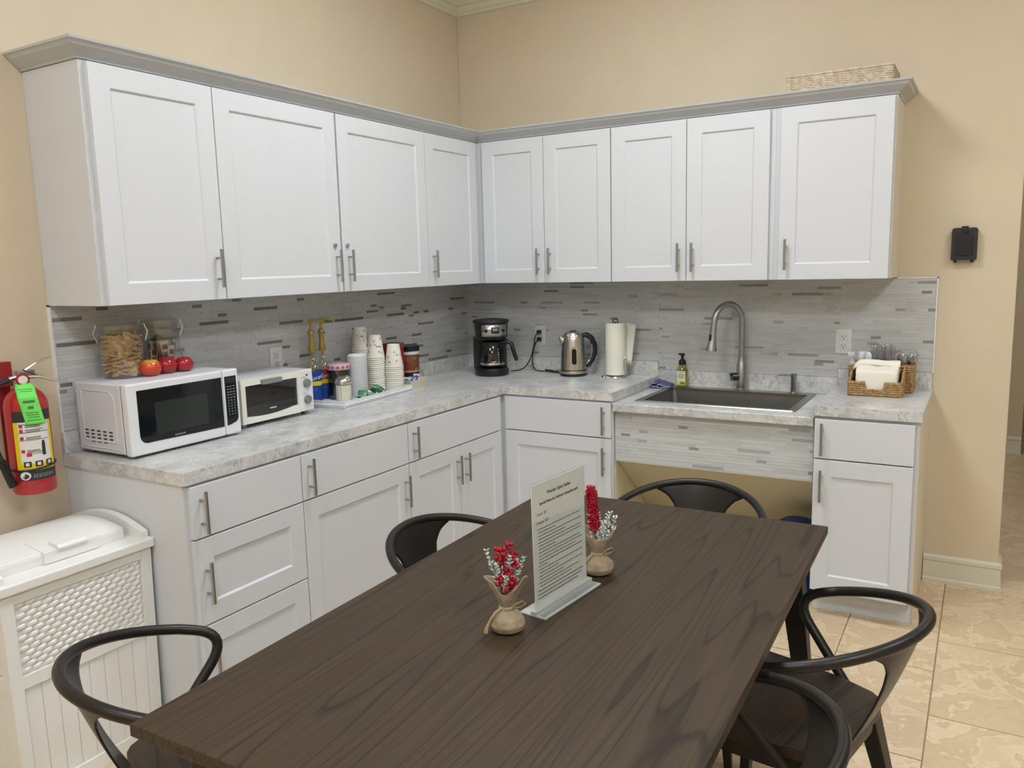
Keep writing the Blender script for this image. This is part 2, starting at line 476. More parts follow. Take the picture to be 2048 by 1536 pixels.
mosaic('tile_panel', None, (1.2426,0,0), (1,0,0), (0,-1,0), 2.152-1.2426, .950, 1.4193, 6, .07, (.33,.33,.33), bsr)
mosaic('tile_panel', None, (2.152,0,0), (1,0,0), (0,-1,0), 2.553-2.152, .992, 1.4193, 8, .09, (.30,.31,.31), bsr)
m = MB(); m.box(2.553, 2.559, -.013, 0, .99, 1.4243); m.box(2.39,2.559,-.013,0,1.4193,1.4243); m.build('edge_strip', M_edge, bsr, world=True)

# ------------------------------------------------------------------ cabinets
def shaker(m, x0, x1, z0, z1, yf, rail=.07, t=.019, rec=.007, slab=False):
    if slab:
        m.box(x0, x1, yf, yf+t, z0, z1); return
    def ring(d, y): return [(x0+d, y, z0+d), (x1-d, y, z0+d), (x1-d, y, z1-d), (x0+d, y, z1-d)]
    vs = ring(0, yf) + ring(rail, yf) + ring(rail+.0055, yf+rec) + ring(0, yf+t)
    fs = [(i, (i+1) % 4, 4+(i+1) % 4, 4+i) for i in range(4)] + [(4+i, 4+(i+1) % 4, 8+(i+1) % 4, 8+i) for i in range(4)]
    fs += [(8,9,10,11), (15,14,13,12)] + [(12+i, 12+(i+1) % 4, (i+1) % 4, i) for i in range(4)]
    m.add(vs, fs)
def handle(x, zc, yf, parent, mat=None):
    m = MB()
    m.cyl((x, yf-.030, zc-.0685), (x, yf-.030, zc+.0685), .006, 14)
    for d in (-.038, .038): m.cyl((x, yf+.0, zc+d), (x, yf-.030, zc+d), .0042, 10)
    return m.build('handle', M_nickel, parent)
HX = .033
def front(cab, name, x0, x1, z0, z1, yf, hs=None, hz=None, slab=False, rail=.07, lock=False):
    m = MB(); shaker(m, x0, x1, z0, z1, yf, rail, slab=slab)
    d = m.build(name, M_cab, cab, bevel=.0016)
    if hs:
        hx = x1-HX if hs == 'r' else x0+HX
        handle(hx, hz, yf, d)
        if lock:
            k = MB(); k.cyl((hx+(-.012 if hs == 'r' else -.012)*0-.006*(1 if hs=='r' else 1), yf+.001, 1.628), (hx-.006, yf-.009, 1.628), .0085, 16)
            k.box(hx-.0115, hx-.0005, yf-.0105, yf-.0088, 1.6272, 1.6288)
            k.build('lock', M_nickel, d)
    return d
def cabinet(label, loc, rz, x0, x1, zb, zt, dep, side=None, toe=0, group=None, toe_d=.05):
    c = thing('wall_cabinet' if zb > 1 else 'base_cabinet', label, 'cabinet', loc, rz, group)
    m = MB()
    if toe:
        m.box(x0, x1, -dep, -.001, toe, zt); m.box(x0+.001, x1-.001, -dep+toe_d, -.001, 0.0, toe)
    else:
        m.box(x0, x1, -dep, -.001, zb, zt)
    m.build('body', M_frame, c, bevel=.001)
    if side:
        s = MB()
        if toe:
            s.prism([(-dep+toe_d,0),(-.001,0),(-.001,zt),(-dep,zt),(-dep,toe),(-dep+toe_d,toe)], side[0], side[1], 'x')
        else: s.box(side[0], side[1], -dep, -.001, zb, zt)
        s.build('side_panel', M_side, c)['label'] = 'cream end panel'
    return c
UD = .3076; ZB = 1.4284; ZT = 2.181; UF = -UD-.019; UH = ZB+.112
CT = 2.186
def left(y): return y      # local x on the left wall = world y - loc y
# left wall uppers: local frame origin at (0, y0), local +x = world +y
Lq = [-2.535, -2.0712, -1.4406, -.8075, -.3454]
c = cabinet('single-door white wall cabinet at the left end, above the microwave', (0,-2.553,0), PI/2, 0, 2.553-2.0712, ZB, CT, UD)
front(c, 'door', .018, 2.553-2.0732, ZB, ZT, UF, 'r', UH)
y0 = -2.0712
c = cabinet('double-door white wall cabinet with round locks beside its handles', (0,y0,0), PI/2, 0, -.8075-y0, ZB, CT, UD)
front(c, 'door', .002, -1.4406-y0-.004, ZB, ZT, UF, 'r', UH, lock=True)
front(c, 'door', -1.4406-y0+.007, -.8075-y0-.002, ZB, ZT, UF, 'l', UH, lock=True)
y0 = -.8075
c = cabinet('narrow single-door white wall cabinet on the left wall next to the inside corner', (0,y0,0), PI/2, 0, -.3076-y0, ZB, CT, UD)
front(c, 'door', .002, -.345-y0, ZB, ZT, UF, 'l', UH)
c = cabinet('double-door white wall cabinet above the coffee maker and kettle', (.0,0,0), 0, .001, 1.1066, ZB, CT, UD)
front(c, 'door', .3503, .7256, ZB, ZT, UF, 'r', UH)
front(c, 'door', .7286, 1.1046, ZB, ZT, UF, 'l', UH)
c = cabinet('double-door white wall cabinet above the sink', (1.1066,0,0), 0, 0, 1.902-1.1066, ZB, CT, UD)
front(c, 'door', .003, .3866, ZB, ZT, UF, 'r', UH)
front(c, 'door', .3896, .771, ZB, ZT, UF, 'l', UH)
c = cabinet('single-door white wall cabinet at the right end of the back wall', (1.902,0,0), 0, 0, 2.386-1.902, ZB, CT, UD, side=(.484,.487))
front(c, 'door', .0235, .4792, ZB, ZT, UF, 'l', UH)
# crown above wall cabinets
cp = [(0,2.1875),(.004,2.1875),(.006,2.194),(.011,2.197),(.040,2.218),(.047,2.229),(.053,2.231),(.055,2.238),(0,2.238),(-.02,2.238),(-.02,2.1875)]
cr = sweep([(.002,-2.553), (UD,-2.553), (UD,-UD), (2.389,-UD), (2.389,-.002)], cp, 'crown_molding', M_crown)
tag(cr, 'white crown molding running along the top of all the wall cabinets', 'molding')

# base cabinets
BD_ = .6246; BF = -.6436; ZC = .8725
c = cabinet('three-drawer white base cabinet at the left end of the run, beside the hamper', (0,-2.552,0), PI/2, 0, .4853, 0, ZC, BD_, toe=.10)
for (a, b, sl) in ((.694,.8636,True), (.404,.6885,False), (.115,.3985,False)):
    front(c, 'drawer', .015, .4833, a, b, BF, 'l', (a+b)/2, slab=sl, rail=.068)
c = cabinet('white base cabinet under the toaster oven with one wide drawer and one wide door', (0,-2.0667,0), PI/2, 0, .6255, 0, ZC, BD_, toe=.10)
front(c, 'drawer', .002, .6235, .694, .8636, BF, 'l', .779, slab=True)
front(c, 'door', .002, .6235, .115, .6885, BF, 'r', .58)
y0 = -1.4412
c = cabinet('white base cabinet with a wide drawer above two doors, next to the inside corner', (0,y0,0), PI/2, 0, -.6246-y0, 0, ZC, BD_, toe=.10)
front(c, 'drawer', .003, -.6788-y0, .694, .8636, BF, 'l', .779, slab=True)
front(c, 'door', .003, -1.0493-y0-.0015, .115, .6885, BF, 'r', .58)
front(c, 'door', -1.0493-y0+.0015, -.6788-y0, .115, .6885, BF, 'l', .58)
c = cabinet('white base cabinet with drawer and door between the inside corner and the sink', (0,0,0), 0, .002, 1.240, 0, ZC, BD_, toe=.10)
front(c, 'drawer', .6489, 1.236, .694, .8636, BF, 'r', .779, slab=True)
front(c, 'door', .6489, 1.236, .115, .6885, BF, 'r', .58)
c = cabinet('narrow white base cabinet at the right end, one drawer above one door', (2.155,0,0), 0, 0, .3935, 0, ZC, BD_-.004, side=(.3935,.3965), toe=.11, toe_d=.065)
front(c, 'drawer', .003, .3795, .694, .860, BF, 'l', .779, slab=True)
front(c, 'door', .003, .3795, .115, .6885, BF, 'l', .58)

# ------------------------------------------------------------------ worktops
OV = .6412
def top_poly(name, label, pts, z0, z1, lips, mats=M_marble, hole=None):
    xs = [p[0] for p in pts]; ys = [p[1] for p in pts]
    t = thing(name, label, 'worktop', ((min(xs)+max(xs))/2, (min(ys)+max(ys))/2, z0))
    m = MB()
    if hole:
        x0, x1, y0, y1 = min(xs), max(xs), min(ys), max(ys); a, b, c_, d = hole
        vs = []
        for z in (z0, z1):
            vs += [(x0,y0,z),(x1,y0,z),(x1,y1,z),(x0,y1,z),(a,c_,z),(b,c_,z),(b,d,z),(a,d,z)]
        fs = []
        for i in range(4):
            j = (i+1) % 4
            fs += [(8+i, 8+j, 8+4+j, 8+4+i), (j, i, 4+i, 4+j), (i, j, 8+j, 8+i), (4+j, 4+i, 12+i, 12+j)]
        m.add(vs, fs)
    else: m.prism(pts, z0, z1)
    m.build('slab', mats, t, bevel=.005, seg=3, world=True)
    m = MB()
    for l in lips: m.box(*l)
    m.build('upstand', mats, t, bevel=.0015, world=True)
    return t
zt = ZL; z0 = ZL-.0405
top_poly('worktop', 'L-shaped marble-look worktop running from the microwave round the corner to the sink',
         [(.001,-2.558),(OV,-2.558),(OV,-OV),(1.2426,-OV),(1.2426,-.001),(.001,-.001)], z0, zt,
         [(.001,.020,-2.556,-.0005,zt,.991), (.020,1.2426,-.020,-.001,zt,.991)])
zs = .8646
top_poly('worktop', 'lower marble-look worktop section holding the sink',
         [(1.2432,-OV),(2.1515,-OV),(2.1515,-.001),(1.2432,-.001)], zs-.041, zs,
         [(1.2432,2.1515,-.020,-.001,zs,.949)], hole=(1.335,2.045,-.535,-.075))
top_poly('worktop', 'short marble-look worktop at the right end under the wicker baskets',
         [(2.152,-OV),(2.5595,-OV),(2.5595,-.001),(2.152,-.001)], z0, zt,
         [(2.152,2.553,-.020,-.001,zt,.991)])
# tiled apron and sloping knee panel below the sink
t = thing('sink_apron', 'tiled front board and sloping beige panel under the lowered sink', 'panel', (1.7,-.6,.57))
mosaic('tile_panel', None, (1.2445,-.600,0), (1,0,0), (0,-1,0), .906, .578, .822, 12, .13, (.33,.33,.335), t)
m = MB(); m.box(1.243, 1.2445+.906, -.5995, -.585, .5765, .822); m.build('apron_board', M_edge, t, world=True)
m = MB(); m.prism([(-.588,.577),(-.580,.577),(-.02,.13),(-.02,.118)], 1.2445, 2.1505, 'x'); m.box(1.2405,1.2435,-.60,-.002,.0,.823)
m.build('knee_panel', M_apron, t, world=True)

# ------------------------------------------------------------------ sink, tap, dispenser
def sink():
    t = thing('sink', 'stainless steel drop-in sink in the lowered worktop', 'sink', (1.69,-.3,zs))
    m = MB(); X0, X1, Y0, Y1 = 1.318, 2.062, -.553, -.030
    A = rrect(X0, X1, Y0, Y1, .012, 3)
    B = rrect(1.352, 2.028, -.520, -.095, .015, 3)
    Dn = rrect(1.362, 2.018, -.510, -.105, .03, 3)
    n = len(A)
    vs = [(x, y, zs+.0005) for x, y in A] + [(x, y, zs+.005) for x, y in rrect(X0+.004,X1-.004,Y0+.004,Y1-.004,.010,3)] + [(x, y, zs+.004) for x, y in B] + [(x, y, zs-.012) for x, y in B] + [(x, y, zs-.18) for x, y in Dn]
    fs = [(k*n+i, k*n+(i+1) % n, (k+1)*n+(i+1) % n, (k+1)*n+i) for k in range(4) for i in range(n)]
    m.add(vs, fs); m.add(vs[-n:], [tuple(range(n))])
    m.build('basin', M_steel, t, solid=0, world=True)
    m = MB(); m.lathe([(.001,.0),(.03,.0),(.042,.004),(.045,.002)], (1.69,-.31,zs-.179), 24, cap=False); m.build('drain', M_chrome, t, world=True)
sink()
def faucet():
    t = thing('faucet', 'tall brushed nickel gooseneck kitchen tap behind the sink', 'faucet', (1.700,-.062,zs+.004))
    m = MB(); m.lathe([(.030,0),(.030,.006),(.024,.012),(.0235,.13),(.019,.14),(.017,.17)], n=24); m.build('base', M_nickel, t)
    m = MB(); pts = [(0,0,.16),(0,0,.30)]
    d = Vector((-.62,-.78,0)).normalized(); cz = .345; rr = .083
    for i in range(0, 15):
        a = PI*.97*i/14
        pts.append((d.x*(rr-rr*math.cos(a)), d.y*(rr-rr*math.cos(a)), cz+rr*1.12*math.sin(a)))
    e = Vector(pts[-1]); pts.append(tuple(e+Vector((d.x*.004, d.y*.004, -.03))))
    m.tube(pts, .0145, 16); m.build('neck', M_nickel, t)
    m = MB(); e2 = e+Vector((d.x*.004, d.y*.004, -.028)); e3 = e2+Vector((d.x*.012, d.y*.012, -.115))
    m.tube([e2, e2.lerp(e3,.25), e2.lerp(e3,.6), e2.lerp(e3,.93), e3], [.0155,.0165,.019,.0265,.027], 20)
    h = m.build('spray_head', M_nickel, t)
    m = MB(); c_ = e2.lerp(e3,.42); s = Vector((-.35,-.93,0)).normalized()
    m.obox(c_+s*.0165, s.cross(Vector((0,0,1))), s, (0,0,1), (.006,.004,.016)); m.build('button', M_black, h, bevel=.002)
    m = MB(); k = Vector((-.80,-.60,0)).normalized()
    m.cyl(k*.018+Vector((0,0,.070)), k*.052+Vector((0,0,.070)), .020, 20)
    m.tube([k*.045+Vector((0,0,.072)), k*.050+Vector((.0,-.01,.082)), k*.050+Vector((.0,-.045,.092))], [.006,.005,.0045], 10)
    m.build('lever', pbr('dark_nickel', (.12,.11,.10), .3, 1), t)
faucet()
t = thing('soap_dispenser', 'small brushed nickel built-in soap pump on the right of the sink rim', 'soap dispenser', (1.955,-.062,zs+.004))
m = MB(); m.lathe([(.021,0),(.021,.004),(.0135,.008),(.0135,.075),(.015,.078),(.015,.094),(.012,.097),(.001,.097)], n=20); m.build('body', M_nickel, t)
m = MB(); m.tube([(-.01,-.004,.088),(-.05,-.030,.093),(-.075,-.045,.092),(-.082,-.05,.086)], [.0055,.005,.0045,.004], 10); m.build('spout', M_nickel, t)

# soap bottle
t = thing('soap_bottle', 'clear hand soap bottle with black pump and yellow label on the sink rim', 'bottle', (1.392,-.062,zs+.0045))
m = MB(); m.prism(rrect(-.028,.028,-.019,.019,.012,4), .001, .095, sm=True); m.lathe([(.027,.095),(.020,.112),(.014,.120),(.014,.126)], n=16, sy=.8, cap=False); m.build('bottle_body', M_amber, t)
m = MB(); m.prism(rrect(-.025,.025,-.016,.016,.010,4), .003, .055, sm=True); m.build('liquid', M_liquid, t)
m = MB(); m.lathe([(.0195,.118),(.0195,.128),(.018,.138),(.010,.146),(.0075,.148),(.0075,.163),(.012,.166),(.012,.176),(.001,.178)], n=20); m.box(-.02,.012,-.006,.006,.168,.177); m.build('pump', M_black, t)
m = MB(); m.box(-.023,.023,-.0205,-.0194,.012,.085); lb = m.build('label', pbr('label_cream', (.72,.72,.55), .5), t)
m = MB(); m.box(-.022,.022,-.0212,-.0206,.014,.032,1)
for z, w in ((.078,.012),(.066,.017),(.058,.017),(.050,.013)): m.box(-w,w,-.0212,-.0206,z-.0015,z+.0015,0)
m.sphere((.002,-.0206,.024), .006, 10, 6, 0); m.sphere((.014,-.0206,.022), .006, 10, 6, 0)
m.build('print', [M_inkg, M_liquid], lb)

# cloth
def cloth():
    t = thing('dish_cloth', 'folded blue dish cloth beside the sink on the lowered worktop', 'cloth', (1.287,-.085,zs), R(8))
    def layer(z, w, sy0, sy1, curl):
        prof = []
        for i in range(25):
            u = i/24
            x = -w/2 + w*u
            prof.append((x, z + .004*math.sin(u*5+z*90)))
        return prof
    m = MB()
    # rolled fold seen from the front: a spiral strip swept along y
    sp = []
    for i in range(30):
        a = i/29*PI*1.9; r = .008+.009*i/29
        sp.append((-.030+r*math.cos(a+PI*.2)*1.25, .018+r*math.sin(a+PI*.2)*.85))
    sp += [(-.005,.020),(.02,.012),(.045,.006)]
    def fn(u, v):
        k = u*(len(sp)-1); i = min(int(k), len(sp)-2); f = k-i
        x = sp[i][0]*(1-f)+sp[i+1][0]*f; z = sp[i][1]*(1-f)+sp[i+1][1]*f
        y = -.052+.105*v
        return (x + .010*v + .002*math.sin(v*9+z*200), y, max(z + .012*v*math.sin(u*2.4+.3)+.001, .003))
    m.grid(fn, 60, 14)
    for k in range(2):
        def f2(u, v, k=k): return (-.045+.095*u+.008*k, -.06+.12*v+.006*math.sin(u*7+k), .003+.005*k+.0025*math.sin(u*8+v*4+k))
        m.grid(f2, 20, 12)
    o = m.build('cloth_body', M_cloth, t, solid=.0035)
    m = MB(); m.tube([fn(i/59, 0) for i in range(60)], .0026, 6); m.tube([(-.045+.095*u/20+.008, -.06+.006*math.sin(u/20*7+1), .008+.0025*math.sin(u/20*8+1)) for u in range(21)], .0024, 6)
    m.build('hem', M_clothe, t)
cloth()

# ------------------------------------------------------------------ outlets
def outlet(loc, rz, label):
    t = thing('wall_outlet', label, 'outlet', loc, rz)
    m = MB(); m.prism(rrect(-.036,.036,-.058,.058,.004,2), -.005, 0, 'y'); m.build('cover_plate', pbr('outlet_white', (.74,.74,.73), .35), t, bevel=.0012)
    for z in (-.021, .021):
        m = MB(); m.prism(rrect(-.0165,.0165,z-.0165,z+.0165,.004,2), -.008, -.005, 'y'); s_ = m.build('socket', M_whitep, t)
        m = MB(); m.box(-.0085,-.0055,-.0084,-.0079,z-.003,z+.006); m.box(.0055,.008,-.0084,-.0079,z-.002,z+.006); m.cyl((0,-.0079,z-.009),(0,-.0084,z-.009),.003,10); m.build('slot', M_gap, s_)
    return t
outlet((.5235,-.0105,1.117), 0, 'white wall outlet behind the kettle with two black plugs in it')
outlet((2.171,-.0105,1.125), 0, 'empty white wall outlet right of the tap, above the wicker baskets')
outlet((.0105,-1.565,1.131), PI/2, 'white wall outlet above the toaster oven')

def cord(name, label, pts, plug, r=.0032, mat=M_black, plugdir=(0,-1,0)):
    t = thing(name, label, 'cord', pts[0])
    # smooth path
    P = [Vector(p) for p in pts]; out = []
    for i in range(len(P)-1):
        p0 = P[max(i-1,0)]; p1 = P[i]; p2 = P[i+1]; p3 = P[min(i+2,len(P)-1)]
        for k in range(8):
            u = k/8; out.append(.5*((2*p1)+(p2-p0)*u+(2*p0-5*p1+4*p2-p3)*u*u+(3*p1-3*p2+p3-p0)*u**3))
    out.append(P[-1])
    m = MB(); m.tube(out, r, 8); m.build('cable', mat, t, world=True)
    if plug:
        m = MB(); q = Vector(plug); d = Vector(plugdir)
        m.obox(q+d*.014, (1,0,0), (0,1,0), (0,0,1), (.011,.013,.011) if abs(d.y) > .5 else (.013,.011,.011)); m.build('plug', mat, t, world=True, bevel=.004)
cord('power_cord', 'black power cord running from the upper socket down to the coffee maker', [(.523,-.045,1.135),(.508,-.052,1.11),(.495,-.045,1.06),(.475,-.05,.99),(.455,-.075,.94),(.43,-.11,.921),(.408,-.165,.922)], (.5235,-.019,1.138))
cord('power_cord', 'black power cord from the lower socket looping on the worktop to the kettle', [(.523,-.045,1.092),(.508,-.052,1.07),(.492,-.055,1.01),(.485,-.045,.95),(.50,-.05,.922),(.55,-.085,.918),(.62,-.075,.918),(.66,-.055,.918),(.62,-.045,.918),(.585,-.075,.925),(.63,-.10,.918),(.70,-.12,.918),(.735,-.135,.921)], (.5235,-.019,1.096))
cord('power_cord', 'white power cord plugged in above the toaster oven', [(.045,-1.565,1.112),(.05,-1.545,1.13),(.035,-1.52,1.12),(.03,-1.50,1.05),(.03,-1.52,.96),(.028,-1.60,.93)], (.019,-1.565,1.112), .0028, M_whitep, (1,0,0))

# ------------------------------------------------------------------ microwave
def microwave():
    X0, X1, XF, Y0, Y1, Z0, Z1 = .040, .293, .331, -2.512, -2.054, .927, 1.166
    t = thing('microwave', 'white countertop microwave with black glass door at the left end of the worktop', 'microwave', ((X0+XF)/2, (Y0+Y1)/2, ZL))
    m = MB(); m.box(X0, X1, Y0, Y1, Z0, Z1); m.build('body', M_mwside, t, bevel=.006, seg=3, world=True)
    for x in (.07,.27):
        for y in (Y0+.04, Y1-.04):
            m = MB(); m.cyl((x,y,ZL),(x,y,Z0+.001),.012,12); m.build('foot', M_black, t, world=True)
    m = MB(); m.box(X1, X1+.004, Y0+.003, Y1-.003, Z0+.003, Z1-.003); m.build('seam', M_gap, t, world=True)
    ys = -2.125
    m = MB(); m.box(X1+.004, XF, Y0-.001, ys-.001, Z0-.004, Z1+.002); d = m.build('door', M_whitep, t, bevel=.007, seg=3, world=True)
    m = MB(); m.box(X1+.004, XF, ys+.001, Y1+.001, Z0-.004, Z1+.002); p = m.build('control_panel', M_whitep, t, bevel=.007, seg=3, world=True)
    g0, g1 = .962, 1.143
    def curve(pts): return pts
    # door glass: rounded lower-left corner; bottom edge dips gently
    pl = [(-2.478+.028-.028*math.cos(a), g0+.028-.028*math.sin(a)) for a in [i*PI/2/6 for i in range(7)]]
    pl += [(-2.478+.028+(.317)*k/8, g0-.004*math.sin(PI*k/16)+.001) for k in range(1, 9)]
    pl[-1] = (ys-.008, g0-.0035)
    pl += [(ys-.008, g1), (-2.478, g1)]
    m = MB(); m.prism(pl, XF-.001, XF+.0012, 'x'); gl = m.build('door_glass', M_dglass, d, world=True)
    m = MB(); m.prism(rrect(-2.415,-2.20,.985,1.095,.004,3), XF+.0011, XF+.0018, 'x'); m.build('window', M_dglass2, gl, world=True)
    m = MB()
    for k in range(8): m.box(XF+.0012, XF+.0018, -2.345+k*.0055, -2.341+k*.0055, .967, .972)
    m.build('brand_lettering', M_greyp, gl, world=True)
    pk = [(ys+.007, g0-.0025), (-2.10, g0)] + [(-2.066-.022+.022*math.sin(a), g0+.026-.022*math.cos(a)) for a in [i*PI/2/6 for i in range(7)]] + [(-2.066, g1), (ys+.007, g1)]
    m = MB(); m.prism(pk, XF-.001, XF+.0012, 'x'); kp = m.build('keypad', M_dglass, p, world=True)
    m = MB(); m.box(XF+.0012, XF+.0016, -2.113,-2.073,1.118,1.137); m.build('display', M_dglass2, kp, world=True)
    m = MB(); r2 = random.Random(3)
    for j in range(11):
        z = 1.105-.0105*j
        for k in range(3):
            y = -2.106+.0135*k
            if j < 5: m.box(XF+.0012, XF+.0017, y-.0045, y+.0045, z-.001, z+.001)
            else: m.box(XF+.0012, XF+.0017, y-.0014, y+.0014, z-.0019, z+.0019)
    m.build('button_marks', pbr('button_print', (.34,.36,.36), .5), kp, world=True)
    # left side: raised bead and vents
    m = MB(); pts = []
    P2 = rrect(.075,.258,.965,1.140,.035,6,(.6,.3,1,.25))
    m.tube([(x, Y0-.0002, z) for x, z in P2], .0022, 6, closed=True)
    m.tube([(.065,Y0-.0002,.943),(.27,Y0-.0002,.943)], .0022, 6)
    m.build('side_bead', M_mwside, t, world=True)
    m = MB()
    for k, (rows, off) in enumerate(((3,0),(4,0),(4,0),(4,0),(3,0))):
        for j in range(rows):
            x = .088+.034*k; z = 1.0-.0125*j
            m.prism(rrect(x-.010,x+.010,z-.0028,z+.0028,.0027,3), Y0-.0008, Y0+.002, 'y')
    m.build('vent_slots', M_gap, t, world=True)
microwave()

# ------------------------------------------------------------------ toaster oven
def toaster():
    X0, XF, Y0, Y1, Z0, Z1 = .040, .272, -1.995, -1.608, .934, 1.108
    t = thing('toaster_oven', 'small white toaster oven with glass door between the microwave and the tray', 'toaster oven', (.15,(Y0+Y1)/2,ZL))
    ys = -1.690
    m = MB(); w = .006
    m.box(X0, XF-.02, Y0+.004, Y1-.004, Z1-w, Z1); m.box(X0, XF-.02, Y0+.004, Y1-.004, Z0, Z0+w)
    m.box(X0, XF-.02, Y0+.004, Y0+.004+w, Z0+w, Z1-w); m.box(X0, XF-.02, Y1-.004-w, Y1-.004, Z0+w, Z1-w); m.box(X0, X0+w, Y0+.01, Y1-.01, Z0+w, Z1-w)
    m.build('body', pbr('toaster_side', (.62,.62,.64), .4), t, world=True)
    m = MB(); m.box(X0+.007, XF-.024, ys+.01, ys+.014, Z0+.007, Z1-.007); m.box(X0+.0065,X0+.009,Y0+.012,ys+.01,Z0+.007,Z1-.007); m.box(X0+.009,XF-.024,Y0+.012,ys+.01,Z0+.0065,Z0+.009)
    m.build('cavity', pbr('oven_cavity', (.10,.105,.10), .35, .5), t, world=True)
    # front frame
    wy0, wy1, wz1 = Y0+.022, ys-.006, Z1-.026
    m = MB()
    m.box(XF-.02, XF, Y0, wy0, Z0-.002, Z1+.001); m.box(XF-.02, XF, wy0, wy1, wz1, Z1+.001); m.box(XF-.02, XF, wy1, ys, Z0-.002, Z1+.001)
    n = 12; bot = []
    for i in range(n+1):
        u = i/n; y = wy0+(wy1-wy0)*u; bot.append((y, Z0+.026-.010*math.sin(PI*min(u*1.05,1))+.006*u))
    m.prism([(wy0, Z0-.002), (wy1, Z0-.002)] + bot[::-1], XF-.02, XF, 'x')
    d = m.build('door', M_cream, t, world=True)
    m = MB(); m.prism([(wy1, wz1), (wy0, wz1)] + bot, XF-.010, XF-.008, 'x'); m.build('door_glass', M_ovenglass, d, world=True)
    m = MB(); m.prism(rrect(-1.895,-1.792,1.080,1.099,.003,3), XF-.001, XF+.014, 'x'); m.build('handle', M_greyp, d, bevel=.003, world=True)
    m = MB()
    for k in range(6): m.box(XF-.0078, XF-.0072, -1.848+k*.006, -1.8435+k*.006, .974, .979)
    m.build('brand_lettering', M_whitep, d, world=True)
    m = MB(); m.box(XF-.02, XF+.001, ys+.001, Y1, Z0-.002, Z1+.001); c_ = m.build('control_panel', M_whitep, t, bevel=.005, seg=3, world=True)
    for z in (1.052, .982):
        m = MB(); m.cyl((XF, -1.6475, z), (XF+.006, -1.6475, z), .0185, 24); m.cyl((XF+.006, -1.6475, z), (XF+.014, -1.6475, z), .0165, 24); m.box(XF+.014,XF+.017,-1.6495,-1.6455,z-.014,z+.014)
        m.build('knob', M_greyp, c_, bevel=.001, world=True)
    m = MB(); m.prism(rrect(-1.648,-1.638,1.083,1.089,.002,2), XF, XF+.003, 'x'); m.build('indicator_light', pbr('dark_red', (.05,.008,.008), .3), c_, world=True)
    m = MB()
    for z in (1.077,1.008): m.box(XF+.001,XF+.0014,-1.672,-1.650,z-.001,z+.001)
    m.build('dial_print', M_inkg, c_, world=True)
    m = MB(); zr = 1.012
    m.tube([(XF-.03,wy0+.004,zr),(XF-.022,wy0+.05,zr-.001),(XF-.022,wy1-.03,zr),(XF-.03,wy1-.004,zr+.001)], .0022, 8)
    for k in range(14):
        y = wy0+.012+k*(wy1-wy0-.024)/13; m.cyl((X0+.02,y,zr),(XF-.024,y,zr),.0012,6)
    m.build('rack', M_chrome, t, world=True)
    m = MB(); m.box(X0+.03, XF-.03, Y0+.03, ys-.01, .949, .957); m.tube([(XF-.032,Y0+.03,.960),(XF-.032,ys-.01,.960)], .004, 8); m.build('crumb_tray', M_greyp, t, world=True)
    for x in (X0+.03, XF-.03):
        for y in (Y0+.02, Y1-.03):
            m = MB(); m.box(x-.012, x+.012, y-.010, y+.010, ZL, Z0+.001); m.build('foot', M_greyp, t, world=True)
toaster()

# ------------------------------------------------------------------ jars and apples on the microwave
MT = 1.1662
def jar(loc, label, r, h):
    t = thing('glass_jar', label, 'jar', loc)
    m = MB(); m.lathe([(.001,.004),(r-.008,.004),(r-.002,.010),(r-.002,h*.78),(r-.008,h*.81)], n=40, cap=False)
    m.lathe([(.001,.0),(r-.010,.0),(r-.004,.004),(r,.012),(r,h*.77),(r-.006,h*.81),(r-.006,h*.85)], n=40, cap=False); m.build('jar_body', M_clear, t)
    m = MB(); m.lathe([(r-.003,h*.845),(r+.001,h*.86),(r+.001,h*.93),(r-.004,h*.96),(r-.02,h*.975),(.001,h*.98)], n=40, cap=False)
    m.lathe([(r-.008,h*.84),(r-.008,h*.93),(.001,h*.935)], n=40, cap=False); m.build('lid', M_clear, t)
    m = MB(); m.lathe([(r-.0035,h*.815),(r-.001,h*.82),(r-.001,h*.845),(r-.0035,h*.85)], n=40, cap=False); m.build('gasket', M_clear2, t)
    for s in (1, -1):
        m = MB(); c_, sn = math.cos(R(35)), math.sin(R(35))
        u = Vector((c_*s*.55+.0, sn*s, 0)).normalized(); w = Vector((-u.y, u.x, 0))
        for k in (-.010,.010):
            m.tube([u*(r+.003)+w*k+Vector((0,0,h*.95)), u*(r+.012)+w*k*.8+Vector((0,0,h*.80)), u*(r+.005)+w*k*.4+Vector((0,0,h*.70))], .0013, 6)
        m.tube([u*(r+.014)+Vector((0,0,h*.84)), u*(r+.008)+Vector((0,0,h*.72)), u*(r+.003)+Vector((0,0,h*.64))], .0019, 6)
        m.build('clasp', M_chrome, t)
    return t
J1 = (.118,-2.372,MT)
jar(J1, 'clear lidded jar full of square crackers on the microwave', .074, .197)
